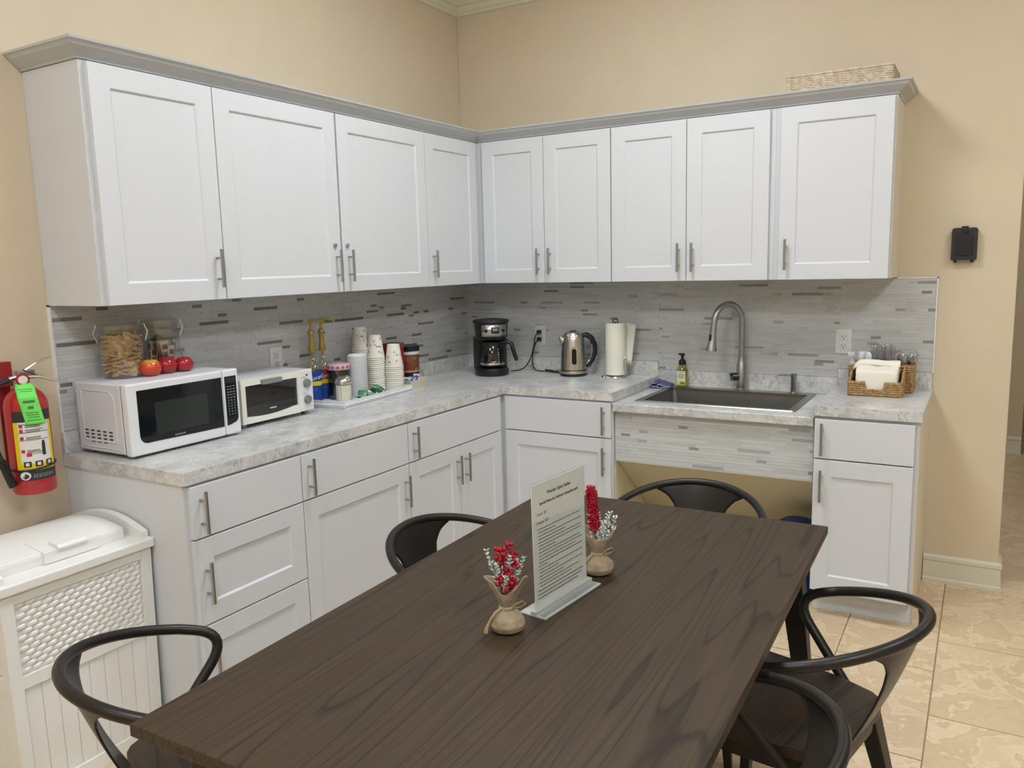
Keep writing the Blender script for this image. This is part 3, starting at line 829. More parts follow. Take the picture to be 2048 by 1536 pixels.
def crackers():
    rd = random.Random(11); first = None; n = 0
    zz = .014
    while zz < .150:
        k = 11
        for i in range(k):
            a = 2*PI*(i+.5*(int(zz*1000) % 2))/k + rd.uniform(-.12,.12)
            rr = .050+rd.uniform(-.004,.002)
            if math.cos(a - R(-34)) < -.35 and zz < .135: continue
            m = None
            if first is None:
                mm = MB(); out = []
                for q in range(16):
                    an = 2*PI*q/16; sq = 1/max(abs(math.cos(an)), abs(math.sin(an))); s_ = .0165*min(sq, 1.22)*(1+.04*math.cos(an*8))
                    out.append((s_*math.cos(an), s_*math.sin(an)))
                mm.prism(out, -.0021, .0021)
                first = mm.build('cracker', M_cracker, bevel=.0008, seg=1)
                first['category'] = 'cracker'; first['group'] = 'crackers in the jar on the microwave'
                first['label'] = 'small square tan cracker inside the clear jar on the microwave'
                o = first
            else:
                o = first.copy(); C.objects.link(o)
            o.location = (J1[0]+rr*math.cos(a), J1[1]+rr*math.sin(a), MT+zz+.006+rd.uniform(0,.004))
            o.rotation_euler = (rd.choice([0,0,1.25,1.45])+rd.uniform(-.35,.35), rd.uniform(-.4,.4), a+PI/2+rd.uniform(-.3,.3))
            n += 1
        zz += .0125
crackers()
J2 = (.078,-2.185,MT)
jar(J2, 'clear lidded jar holding drink packets, standing behind the apples', .066, .203)
rd = random.Random(5)
pf = {}
for i in range(12):
    a = 2*PI*i/12+.2; rr = .041
    kind = ['packet_white','packet_brown','packet_white'][i % 3]
    mt = {'packet_white': M_packw, 'packet_brown': M_packbr}[kind]
    m = MB(); m.prism(rrect(-.014,.014,-.044,.044,.003,2), -.0025, .0025, 'y')
    o = m.build('drink_packet', mt)
    if kind == 'packet_white':
        q = MB(); q.box(-.010,.010,-.0032,-.0027,.012,.030,0); q.box(-.008,.008,-.0032,-.0027,-.02,.002,1); q.build('print', [M_packbr, M_inkg], o)
    o.location = (J2[0]+rr*math.cos(a), J2[1]+rr*math.sin(a), MT+.050+(i % 3)*.010)
    o.rotation_euler = (rd.uniform(-.12,.12), rd.uniform(-.15,.15), a+PI/2)
    tag(o, ('white printed' if kind == 'packet_white' else 'dark brown')+' drink packet standing in the jar behind the apples', 'packet', 'packets in the jar behind the apples')
m = MB(); m.lathe([(.001,.02),(.018,.006),(.026,0),(.026,-.004),(.001,-.004)], (0,0,0), 20, sx=1.2); o = m.build('tea_scoop', M_blackm); o.location = (J2[0]-.005,J2[1]-.01,MT+.118); tag(o, 'dark scoop lying on top of the packets in the jar behind the apples', 'scoop')

def apple_mat(i):
    m = pbr('apple_skin_%d' % i, (.4,.02,.02), .22, coat=.3); n, l, b = nt(m)
    tc = n.new('ShaderNodeTexCoord'); sp = n.new('ShaderNodeSeparateXYZ'); l.new(tc.outputs['Object'], sp.inputs[0])
    no = n.new('ShaderNodeTexNoise'); no.inputs['Scale'].default_value = 45; l.new(tc.outputs['Object'], no.inputs['Vector'])
    ad = n.new('ShaderNodeMath'); ad.operation = 'MULTIPLY_ADD'; ad.inputs[1].default_value = .022; l.new(no.outputs['Fac'], ad.inputs[0]); l.new(sp.outputs['Z'], ad.inputs[2])
    cr = n.new('ShaderNodeValToRGB'); e = cr.color_ramp.elements
    mr = n.new('ShaderNodeMapRange'); mr.inputs[1].default_value = 0; mr.inputs[2].default_value = .085; l.new(ad.outputs[0], mr.inputs[0])
    l.new(mr.outputs[0], cr.inputs[0])
    red = (.34,.012,.018,1); org = (.50,.05,.015,1); yel = (.72,.40,.04,1)
    e[0].position = .0; e[0].color = red if i else (.50,.05,.03,1)
    k = e.new(.62 if i == 0 else .84); k.color = org if i == 0 else red
    e[-1].position = .84 if i == 0 else 1.0; e[-1].color = yel if i == 0 else (.55,.16,.03,1)
    l.new(cr.outputs[0], b.inputs['Base Color'])
    return m
al = ['orange-yellow topped red apple, nearest the cracker jar on the microwave', 'red apple in the middle of the three on the microwave', 'deep red apple at the right of the three on the microwave']
for i, (x, y) in enumerate(((.184,-2.316),(.172,-2.243),(.190,-2.178))):
    m = MB(); r = .0365 if i < 2 else .033
    pr = []
    for k in range(25):
        a = PI*k/24
        rr = r*math.sin(a)*(1+.06*math.sin(a)) * (1.0 + .10*math.cos(a)*-1*-.6)
        z = -math.cos(a)*r*.93
        if k > 18: z -= .010*((k-18)/6)**2
        if k < 5: z += .006*((5-k)/5)**2
        pr.append((max(rr,1e-5), z + r*.93-.004))
    m.lathe(pr, n=28, cap=False)
    t = m.build('apple', apple_mat(i)); t.location = (x, y, MT); t.rotation_euler = (.06*i, .05, i*2.0)
    tag(t, al[i], 'apple', 'apples on the microwave')
    m = MB(); m.tube([(0,0,.052 if i<2 else .046),(.001,.001,.064),(.003,.002,.071)], [.0014,.0013,.0018], 6); m.build('stem', pbr('apple_stem_%d' % i, (.08,.05,.02), .8), t)

# ------------------------------------------------------------------ tray and its contents
TR = R(3.9)
tl = Matrix.Translation(Vector((.352,-1.505,ZL))) @ Matrix.Rotation(TR, 4, 'Z')   # local: x<0 to the wall, y to the right
def tw(x, y, z=0): return tuple(tl @ Vector((x, y, z)))
t = thing('serving_tray', 'white rectangular tray with beaded rim holding the cups and canisters', 'tray', (.352,-1.505,ZL), TR)
TD, TL_, TH = .285, .534, .036
m = MB(); m.box(-TD, 0, 0, TL_, .004, .010)
for b in ((-TD,0,0,.010),(-TD,0,TL_-.010,TL_),(-TD,-TD+.010,.010,TL_-.010),(-.010,0,.010,TL_-.010)): m.box(*b, .0, TH)
m.box(-TD-.003,.003,-.003,TL_+.003,.0,.005); 
m.build('tray_body', M_whitep, t, bevel=.0012)
m = MB()
k = 0; nb = 46
for i in range(nb):
    y = .012+(TL_-.024)*i/(nb-1); m.sphere((.0015, y, .021), .0048, 8, 6)
for i in range(25):
    x = -TD+.012+(TD-.024)*i/24; m.sphere((x, -.0015, .021), .0048, 8, 6)
m.build('beading', M_whitep, t)['kind'] = 'stuff'
TZ = .010
def tr(x, y): # world x,y -> on tray floor
    return (x, y, ZL+TZ)
# dark canister with patterned lid
t = thing('canister', 'dark coffee canister with pink snowflake lid on the white tray', 'canister', tr(.140,-1.302))
m = MB(); m.lathe([(.050,0),(.052,.004),(.052,.135),(.050,.140)], n=36); m.build('canister_body', clear('smoke_plastic', (.30,.30,.33), .9), t)
m = MB(); m.lathe([(.047,.003),(.047,.085),(.001,.087)], n=32); m.build('contents', M_coffee, t)
m = MB(); m.lathe([(.053,.138),(.054,.140),(.054,.162),(.052,.165),(.001,.166)], n=36); l_ = m.build('lid', M_floral, t)
m = MB()
for i in range(14):
    a = 2*PI*i/14; u = Vector((math.cos(a), math.sin(a), 0)); w = Vector((-u.y, u.x, 0)); c_ = u*.0545+Vector((0,0,.151))
    for q in range(3):
        an = PI*q/3+.3; m.obox(c_, w*math.cos(an)+Vector((0,0,1))*math.sin(an), u, (w*-math.sin(an)+Vector((0,0,1))*math.cos(an)), (.0075,.0006,.0013))
m.build('snowflake_print', M_fl2, l_)
# sugar shaker
t = thing('sugar_shaker', 'glass sugar shaker with chrome lid at the front of the white tray', 'shaker', tr(.268,-1.415))
m = MB(); n_ = 24
for (r0, mat, nm, sc_, zz) in ((.036, M_clear, 'glass', 1.0, (.0,.096)), (.0335, M_sugar, 'sugar', 1.0, (.004,.088))):
    m = MB(); out = [(r0*(1+.03*math.cos(12*a))*math.cos(a), r0*(1+.03*math.cos(12*a))*math.sin(a)) for a in [2*PI*i/96 for i in range(96)]]
    m.prism(out, zz[0], zz[1], sm=True); m.build(nm, mat, t)
m = MB(); m.lathe([(.0375,.092),(.038,.094),(.038,.106),(.033,.116),(.020,.124),(.001,.126)], n=32); m.tube([(.010,0,.120),(.026,0,.126),(.034,0,.122)], [.008,.007,.005], 10); m.build('shaker_lid', M_chrome, t)
# syrup bottles
def syrup(x, y, label, mat):
    t = thing('syrup_bottle', label, 'bottle', (x, y, ZL), R(40))
    m = MB(); m.lathe([(.034,0),(.037,.004),(.037,.158),(.034,.172),(.020,.200),(.0145,.215),(.0145,.245)], n=28, cap=False); m.build('bottle_body', M_clear, t)
    m = MB(); m.lathe([(.032,.003),(.034,.006),(.034,.08),(.001,.082)], n=24); m.build('syrup', pbr('syrup_dark', (.05,.035,.03), .3), t)
    m = MB()
    def band(z0_, z1_, mi, a0=-1.9, a1=1.9, r=.0376):
        m.grid(lambda u, v: (r*math.sin(a0+(a1-a0)*u), -r*math.cos(a0+(a1-a0)*u), z0_+(z1_-z0_)*v), 24, 1, mi)
    band(.012,.150,0); band(.084,.104,1,r=.0379); band(.104,.150,2,-.1,1.9,.0379)
    lb = m.build('label', [M_blue, M_yellow, mat], t)
    for txt, sz, zz in (('Torani', .029, .112), ):
        m = MB(); m.text(txt, sz, Matrix(), 0, .0003, .3)
        # wrap onto the cylinder
        m.v = [((.0384+p[2])*math.sin(p[0]/.038+.42), -(.0384+p[2])*math.cos(p[0]/.038+.42), zz+p[1]+p[0]*.18) for p in m.v]
        m.build('lettering', M_whitep, lb)
    m = MB()
    for k in range(6): m.grid(lambda u, v: (.0379*math.sin(-.5+.16*k+.12*u), -.0379*math.cos(-.5+.16*k+.12*u), .062+.004*(k % 2)+.006*v), 2, 1)
    m.build('small_print', M_packb, lb)
    m = MB(Matrix.Rotation(R(80),4,'Z')); m.lathe([(.016,.235),(.017,.238),(.017,.262),(.0125,.272),(.0125,.318),(.016,.322),(.013,.336),(.006,.342),(.0055,.375),(.009,.378),(.009,.386),(.001,.388)], n=16)
    m.tube([(0,0,.380),(0,-.03,.383),(.003,-.055,.378),(.004,-.066,.370)], [.007,.006,.005,.004], 8)
    m.tube([(0,0,.25),(0,0,.09)], .004, 6)
    m.build('pump', M_gold, t)
syrup(.078,-1.405, 'flavoured syrup bottle with gold pump right behind the toaster oven corner', M_blue)
syrup(.098,-1.322+.0, 'flavoured syrup bottle with gold pump beside the dark canister', M_redlid) if False else syrup(.062,-1.322, 'flavoured syrup bottle with gold pump and red-cornered label beside the dark canister', M_redlid)
# lids stack
lid0 = None
LX, LY = .185,-1.222
for i in range(34):
    z = ZL+TZ+.0005+i*.0058
    if lid0 is None:
        m = MB(); m.lathe([(.0445,0),(.0455,.001),(.0455,.0045),(.0425,.0052),(.040,.0095),(.036,.0098),(.034,.0075),(.001,.0072)], n=32, cap=False)
        lid0 = o = m.build('cup_lid', M_whitep)
        tag(o, 'white plastic cup lid within the tall stack behind the sugar shaker', 'cup lid', 'stack of cup lids on the tray')
    else:
        o = lid0.copy(); C.objects.link(o)
    o.location = (LX, LY, z)
o['label'] = 'white plastic cup lid, topmost of the lid stack behind the sugar shaker'
# cups
def snow_print(parent, r0, r1, h, z0, seed):
    rd = random.Random(seed); m = MB()
    for i in range(26):
        a = rd.uniform(0, 2*PI); zz = z0+rd.uniform(.014, h-.014); s_ = rd.uniform(.0032,.0062)
        r = r0+(r1-r0)*((zz-z0)/h)+.0005
        u = Vector((math.cos(a), math.sin(a), 0)); w = Vector((-u.y, u.x, 0)); c_ = u*r+Vector((0,0,zz))
        for q in range(3):
            an = PI*q/3; m.obox(c_, w*math.cos(an)+Vector((0,0,1))*math.sin(an), u, (w*-math.sin(an)+Vector((0,0,1))*math.cos(an)), (s_,.0004,s_*.22), i % 4 == 0)
    m.build('snowflake_print', [pbr('print_grey_%d' % seed, (.36,.37,.36), .6), pbr('print_rose_%d' % seed, (.52,.30,.28), .6)], parent)
M_cup = pbr('paper_cup', (.76,.74,.66), .55)
def cupstack(x, y, n, names, grp, zb, seed, pitch=.0098):
    H = .112
    m = MB(); m.lathe([(.0445,0),(.046,.0015),(.046,.0045),(.0440,.0058),(.030,H-.002),(.029,H),(.027,H),(.026,H-.006),(.001,H-.006)], n=36, cap=False)
    base = None
    for i in range(n):
        if base is None:
            base = o = m.build('paper_cup', M_cup)
        else: o = base.copy(); C.objects.link(o)
        o.location = (x+rnd.uniform(-.0006,.0006), y+rnd.uniform(-.0006,.0006), zb+i*pitch)
        tag(o, names[0] if i < n-1 else names[1], 'paper cup', grp)
    snow_print(o, .0440, .030, H-.006, .004, seed)
cupstack(.098,-1.092, 22, ('white paper cup nested in the rear stack behind the lids, only its rim showing', 'snowflake paper cup topmost of the tallest stack, behind the lids'), 'rear stack of paper cups', ZL+TZ+.0005, 31)
cupstack(.165,-1.062, 18, ('white paper cup nested upside down in the middle stack, only its rim showing', 'snowflake paper cup on top of the middle stack'), 'middle stack of paper cups', ZL+TZ+.0005, 32)
cupstack(.238,-1.012, 13, ('white paper cup nested upside down in the front right stack, only its rim showing', 'snowflake paper cup on top of the shortest stack at the front right of the tray'), 'front right stack of paper cups', ZL+TZ+.0005, 33)
# green tea packets
rd = random.Random(9)
for i in range(7):
    y = -1.335+.030*i+rd.uniform(-.006,.006); x = .302-.012*(i % 2)-.003*i
    m = MB()
    def fp(u, v): return (-.028+.056*u, -.022+.044*v, .004*math.sin(PI*u)*math.sin(PI*v)+.003*math.sin(u*6+i))
    m.grid(fp, 10, 8, 0)
    m.box(-.020,.006,-.010,.010,.0052,.0060,1) if i % 2 == 0 else None
    o = m.build('tea_bag', [M_pack if i % 2 else M_packl, M_packl if i % 2 else M_packw], solid=.002)
    o.location = (x, y, ZL+.024+.006*(i % 3)+(.016 if i > 3 else .003)); o.rotation_euler = (rd.uniform(-.55,.35), rd.uniform(.2,.75), rd.uniform(-1.2,1.2))
    tag(o, 'green foil tea packet in the loose pile at the front of the white tray', 'tea bag', 'green tea packets on the tray')
# items behind: red tin, brown tub, dish
t = thing('coffee_tin', 'dark red container almost hidden behind the paper cup stacks', 'container', (.100,-.845,ZL))
m = MB(); m.prism(rrect(-.042,.042,-.042,.042,.01,3), 0, .20, sm=True); m.build('container_body', M_redlid, t)
m = MB(); m.prism(rrect(-.045,.045,-.045,.045,.01,3), .20, .225, sm=True); m.build('lid', pbr('dull_red_lid', (.24,.05,.05), .5), t, bevel=.004)
t = thing('creamer_tub', 'brown printed tub with black lid behind the small ivory dish', 'tub', (.098,-.712,ZL), R(40))
m = MB(); m.lathe([(.048,0),(.050,.003),(.054,.165),(.054,.175)], n=36); m.build('tub_body', M_whitep, t)
m = MB(); m.lathe([(.0565,.172),(.0575,.175),(.0575,.197),(.055,.200),(.050,.198),(.001,.198)], n=36); m.build('lid', M_black, t)
m = MB(); rad = lambda z: .0507+.004*(z/.165)
def wrap(z0_, z1_, a0, a1, mi, e=0.0, nu=24): m.grid(lambda u, v: ((rad(z0_+(z1_-z0_)*v)+e)*math.sin(a0+(a1-a0)*u), -(rad(z0_+(z1_-z0_)*v)+e)*math.cos(a0+(a1-a0)*u), z0_+(z1_-z0_)*v), nu, 4, mi)
wrap(.006,.155,-2.5,2.5,0,0,40)
wrap(.006,.060,-2.5,2.5,2,.0004,40)
wrap(.060,.070,-2.5,2.5,1,.0006,40)
for k in range(6): # rays
    a = -1.1+.16*k
    m.grid(lambda u, v: ((rad(.11)+.0009)*math.sin(a+(.9-a)*v+.05*u*(1-v)), -(rad(.11)+.0009)*math.cos(a+(.9-a)*v+.05*u*(1-v)), (.15-.012*k*0)-(.065-.010*k)*v+.0*u), 2, 8, 1)
wrap(.128,.142,.35,.75,3,.0008)
for (zz, rr_) in ((.072,.008),(.035,.014)):
    m.tube([((rad(zz)+.001)*math.sin(.75+rr_/.05*math.cos(a)), -(rad(zz)+.001)*math.cos(.75+rr_/.05*math.cos(a)), zz+rr_*math.sin(a)) for a in [2*PI*i/20 for i in range(20)]], .0014, 6, 1, closed=True)
m.build('label', [M_brown, M_tan, M_coffee, M_pack], t)
t = thing('sweetener_dish', 'small ivory ceramic dish with packets at the right end of the tray', 'dish', (.222,-.852,ZL), R(4))
m = MB()
ro = rrect(-.055,.055,-.085,.085,.02,4); ri = rrect(-.043,.043,-.070,.070,.015,4)
n = len(ro)
vs = [(x*.78,y*.80,0) for x, y in ro]+[(x,y,.046) for x, y in ro]+[(x*.93,y*.95,.046) for x, y in ro]+[(x*.74,y*.76,.006) for x, y in ro]
m.add(vs, [(k*n+i, k*n+(i+1) % n, (k+1)*n+(i+1) % n, (k+1)*n+i) for k in range(3) for i in range(n)], 0, True); m.add(vs, [tuple(range(n))[::-1], tuple(3*n+i for i in range(n))])
m.build('dish_body', M_ivory, t)
rd = random.Random(4)
for i in range(6):
    m = MB(); m.grid(lambda u, v: (-.016+.032*u, -.026+.052*v, .003*math.sin(PI*u)*math.sin(PI*v)), 6, 6, 0); m.box(-.009,.009,-.012,.012,.0035,.0042,1)
    o = m.build('sweetener_packet', [M_packb if i % 2 == 0 else M_packw, M_packw if i % 2 == 0 else M_packb], solid=.0015)
    o.location = (.215+rd.uniform(-.008,.008), -.905+.020*i, ZL+.030+.006*(i % 3)); o.rotation_euler = (rd.uniform(.5,1.1), rd.uniform(-.2,.2), rd.uniform(-.8,.8))
    tag(o, ('blue' if i % 2 == 0 else 'white')+' sweetener packet in the small ivory dish', 'packet', 'sweetener packets in the dish')

# ------------------------------------------------------------------ coffee maker
def ell(a, b, n=36, cy=0): return [(a*math.cos(2*PI*i/n), cy+b*math.sin(2*PI*i/n)) for i in range(n)]
def loft(m, rings, mi=0):
    n = len(rings[0][0]); vs = []
    for pts, z in rings: vs += [(x, y, z) for x, y in pts]
    m.add(vs, [(k*n+i, k*n+(i+1) % n, (k+1)*n+(i+1) % n, (k+1)*n+i) for k in range(len(rings)-1) for i in range(n)], mi, True)
    m.add(vs, [tuple(range(n))[::-1], tuple((len(rings)-1)*n+i for i in range(n))], mi)
t = thing('coffee_maker', 'black drip coffee maker with steel control panel in the inside corner', 'coffee maker', (.352,-.282,ZL), R(40))
m = MB(); loft(m, [(ell(.094,.105),0),(ell(.097,.108),.006),(ell(.097,.108),.030),(ell(.088,.098),.042)]); m.build('base', M_black, t)
m = MB(); m.prism([(-.085,.02),(-.098,.06),(-.08,.10),(.08,.10),(.098,.06),(.085,.02)], .030, .215, sm=False); m.build('column', M_black, t, bevel=.008)
m = MB(); loft(m, [(ell(.082,.092),.205),(ell(.090,.100),.212),(ell(.096,.106),.290),(ell(.101,.110),.297)]); hd = m.build('brew_head', M_black, t)
m = MB(); loft(m, [(ell(.102,.111),.297),(ell(.103,.112),.303),(ell(.098,.106),.311),(ell(.06,.066),.316)]); m.build('lid', M_blackm, t)
m = MB(); m.grid(lambda u, v: ((.0955+.0045*v)*math.sin(-.72+1.55*u), -(.1055+.0045*v)*math.cos(-.72+1.55*u), .222+.066*v), 24, 2)
cp_ = m.build('control_panel', pbr('panel_steel', (.60,.56,.50), .28, 1), hd, solid=.002)
m = MB(); a0 = .06
def onp(a, z, e=.0035): return Vector((( .098+e)*math.sin(a), -(.108+e)*math.cos(a), z))
m.grid(lambda u, v: tuple(onp(a0-.20+.44*u, .240+.035*v)), 6, 1); m.build('clock_frame', M_black, cp_, solid=.002)
m = MB(); m.grid(lambda u, v: tuple(onp(a0-.14+.32*u, .250+.018*v, .0055)), 6, 1); m.build('display', pbr('lcd_panel', (.20,.22,.21), .3), cp_, solid=.001)
for a in (-.42, .56):
    m = MB(); q = onp(a, .255, 0); nn = Vector((math.sin(a), -math.cos(a), 0)); m.cyl(q, q+nn*.007, .009, 16); m.build('button', M_black, cp_)
m = MB()
for k in range(6): m.obox(onp(-.04+.03*k, .281, .003), (1,0,0), (0,1,0), (0,0,1), (.0012,.001,.0015))
m.build('brand_lettering', M_ink, cp_)
car = MB(); car.lathe([(.050,.047),(.064,.056),(.068,.080),(.064,.130),(.052,.165),(.050,.175)], (0,-.022,0), 32, cap=False); cf = car.build('carafe', clear('carafe_glass', (.20,.21,.24), .9), t)
m = MB(); m.lathe([(.001,.05),(.048,.05),(.062,.058),(.0655,.080),(.063,.11),(.001,.111)], (0,-.022,0), 28); m.build('coffee', M_coffee, cf)
m = MB(); m.lathe([(.0645,.060),(.0690,.063),(.0700,.070),(.0690,.073)], (0,-.022,0), 32, cap=False); m.build('band', M_chrome, cf)
m = MB(); m.lathe([(.053,.166),(.056,.172),(.054,.186),(.03,.192),(.001,.193)], (0,-.022,0), 28); m.build('carafe_lid', M_black, cf)
m = MB(); d = Vector((.93,-.37,0)).normalized(); o_ = Vector((0,-.022,0))
m.tube([o_+d*.050+Vector((0,0,.182)), o_+d*.085+Vector((0,0,.190)), o_+d*.112+Vector((0,0,.178)), o_+d*.122+Vector((0,0,.14)), o_+d*.136+Vector((0,0,.095)), o_+d*.142+Vector((0,0,.082))], [.010,.012,.012,.012,.011,.008], 12)
m.tube([o_+d*.066+Vector((0,0,.175)), o_+d*.070+Vector((0,0,.07))], [.005,.007], 8)
m.build('carafe_handle', M_black, cf)
m = MB()
for k in range(6):
    a = .42; z = .078+.014*k; rr = .0695-.0006*k*k*.5; 
    m.obox(o_+Vector((math.sin(a)*rr, -math.cos(a)*rr, z)), (math.cos(a), math.sin(a), 0), (math.sin(a), -math.cos(a), 0), (0,0,1), (.004,.0006,.0012))
for k in range(7): m.obox(o_+Vector((math.sin(-.15+.05*k)*.0700, -math.cos(-.15+.05*k)*.0700, .082)), (1,0,0), (0,1,0), (0,0,1), (.0013,.0006,.0022))
m.build('marks', M_whitep, cf)

# kettle
t = thing('electric_kettle', 'brushed steel electric kettle with black handle on its base', 'kettle', (.803,-.155,ZL), R(30))
m = MB(); m.lathe([(.070,0),(.074,.002),(.074,.010),(.071,.013),(.068,.013)], n=40); m.build('power_base', M_black, t)
m = MB(); m.lathe([(.066,.014),(.072,.015),(.073,.018),(.073,.030),(.072,.032),(.0715,.036),(.070,.08),(.062,.20),(.058,.215),(.054,.218)], n=44); kb = m.build('kettle_body', M_kettle, t)
m = MB(); m.lathe([(.0725,.030),(.0732,.031),(.0732,.0345),(.0725,.0355)], n=44, cap=False); m.build('seam_ring', M_black, kb)
m = MB(); m.lathe([(.056,.216),(.055,.222),(.045,.236),(.025,.243),(.001,.245)], n=36); m.build('lid', M_kettle, t)
m = MB(); m.lathe([(.018,.242),(.018,.247),(.001,.249)], n=20); m.build('lid_button', M_black, t)
m = MB(); m.tube([(-.052,-.01,.190),(-.066,-.012,.208),(-.072,-.013,.216)], [.020,.015,.011], 12); m.build('spout', M_kettle, t)
m = MB(); m.tube([(.045,0,.222),(.075,0,.222),(.100,0,.205),(.117,0,.165),(.118,0,.125),(.104,0,.085),(.085,0,.058),(.066,0,.050)], [.010,.013,.0135,.0135,.013,.012,.011,.009], 14, flat=1.15); m.build('handle', M_black, t)
m = MB(); m.tube([(.062,-.002,.218),(.085,-.004,.207),(.101,-.006,.178),(.105,-.006,.14),(.098,-.006,.105),(.082,-.004,.075),(.070,-.002,.062)], .0025, 8); m.build('handle_trim', M_chrome, t)
m = MB(); a = -1.05-R(30)
for nm, mt, s_, e in (('gauge_rim', M_chrome, 1.0, .0), ('gauge_window', M_dglass, .72, .0012)):
    m = MB(); pr = rrect(-.0175*s_,.0175*s_,-.054*s_-(.004 if s_<1 else 0),.054*s_+(.004 if s_<1 else 0),.017*s_,5)
    dd = Vector((math.cos(a+PI*0), math.sin(a), 0)); ww = Vector((-dd.y, dd.x, 0))
    def mp_(px_, pz_, ee): 
        z = .110+pz_; r = .0705+(.0625-.0705)*(z-.08)/.12 if z > .08 else .0705
        return dd*(r+ee)+ww*px_+Vector((0,0,z))
    n = len(pr); vs = [mp_(x, z, -.004) for x, z in pr]+[mp_(x, z, .0012+e) for x, z in pr]
    m.add(vs, [tuple(n+i for i in range(n))]+[(i,(i+1) % n,n+(i+1) % n,n+i) for i in range(n)]); m.build(nm, mt, kb)

# paper towel
t = thing('paper_towel_holder', 'chrome paper towel stand with wire arm beside the kettle', 'holder', (1.043,-.128,ZL))
m = MB(); m.lathe([(.001,.0),(.075,.0),(.078,.003),(.075,.008),(.02,.011),(.001,.011)], n=36, cap=False); m.build('base', M_chrome, t)
m = MB(); m.cyl((0,0,.010),(0,0,.296),.006,10); m.tube([(-.012,0,.290),(-.014,0,.302),(-.008,0,.312),(.004,0,.314),(.013,0,.306),(.012,0,.292)], .0035, 8); m.build('post', pbr('bronze_wire', (.10,.08,.06), .35, 1), t)
m = MB(); m.tube([(.060,-.030,.006),(.060,-.030,.10),(.064,-.022,.108),(.068,-.012,.10),(.068,-.012,.006)], .003, 8); m.build('tension_arm', M_chrome, t)
t = thing('paper_towel_roll', 'white paper towel roll with a loose sheet standing on the chrome stand', 'paper towel', (1.043,-.128,ZL+.012))
m = MB(); m.lathe([(.020,.001),(.052,.001),(.054,.003),(.054,.277),(.052,.279),(.020,.279),(.020,.001)], n=48, cap=False); m.build('roll', M_roll, t)
m = MB()
def flap(u, v):
    a = .3+u*.0
    x = .035+.062*u*(1-.45*(1-v)); y = .040+.012*u
    return (x, y, .06+.218*v-.01*u)
m.grid(flap, 8, 8); m.build('loose_sheet', M_roll, t, solid=.002)

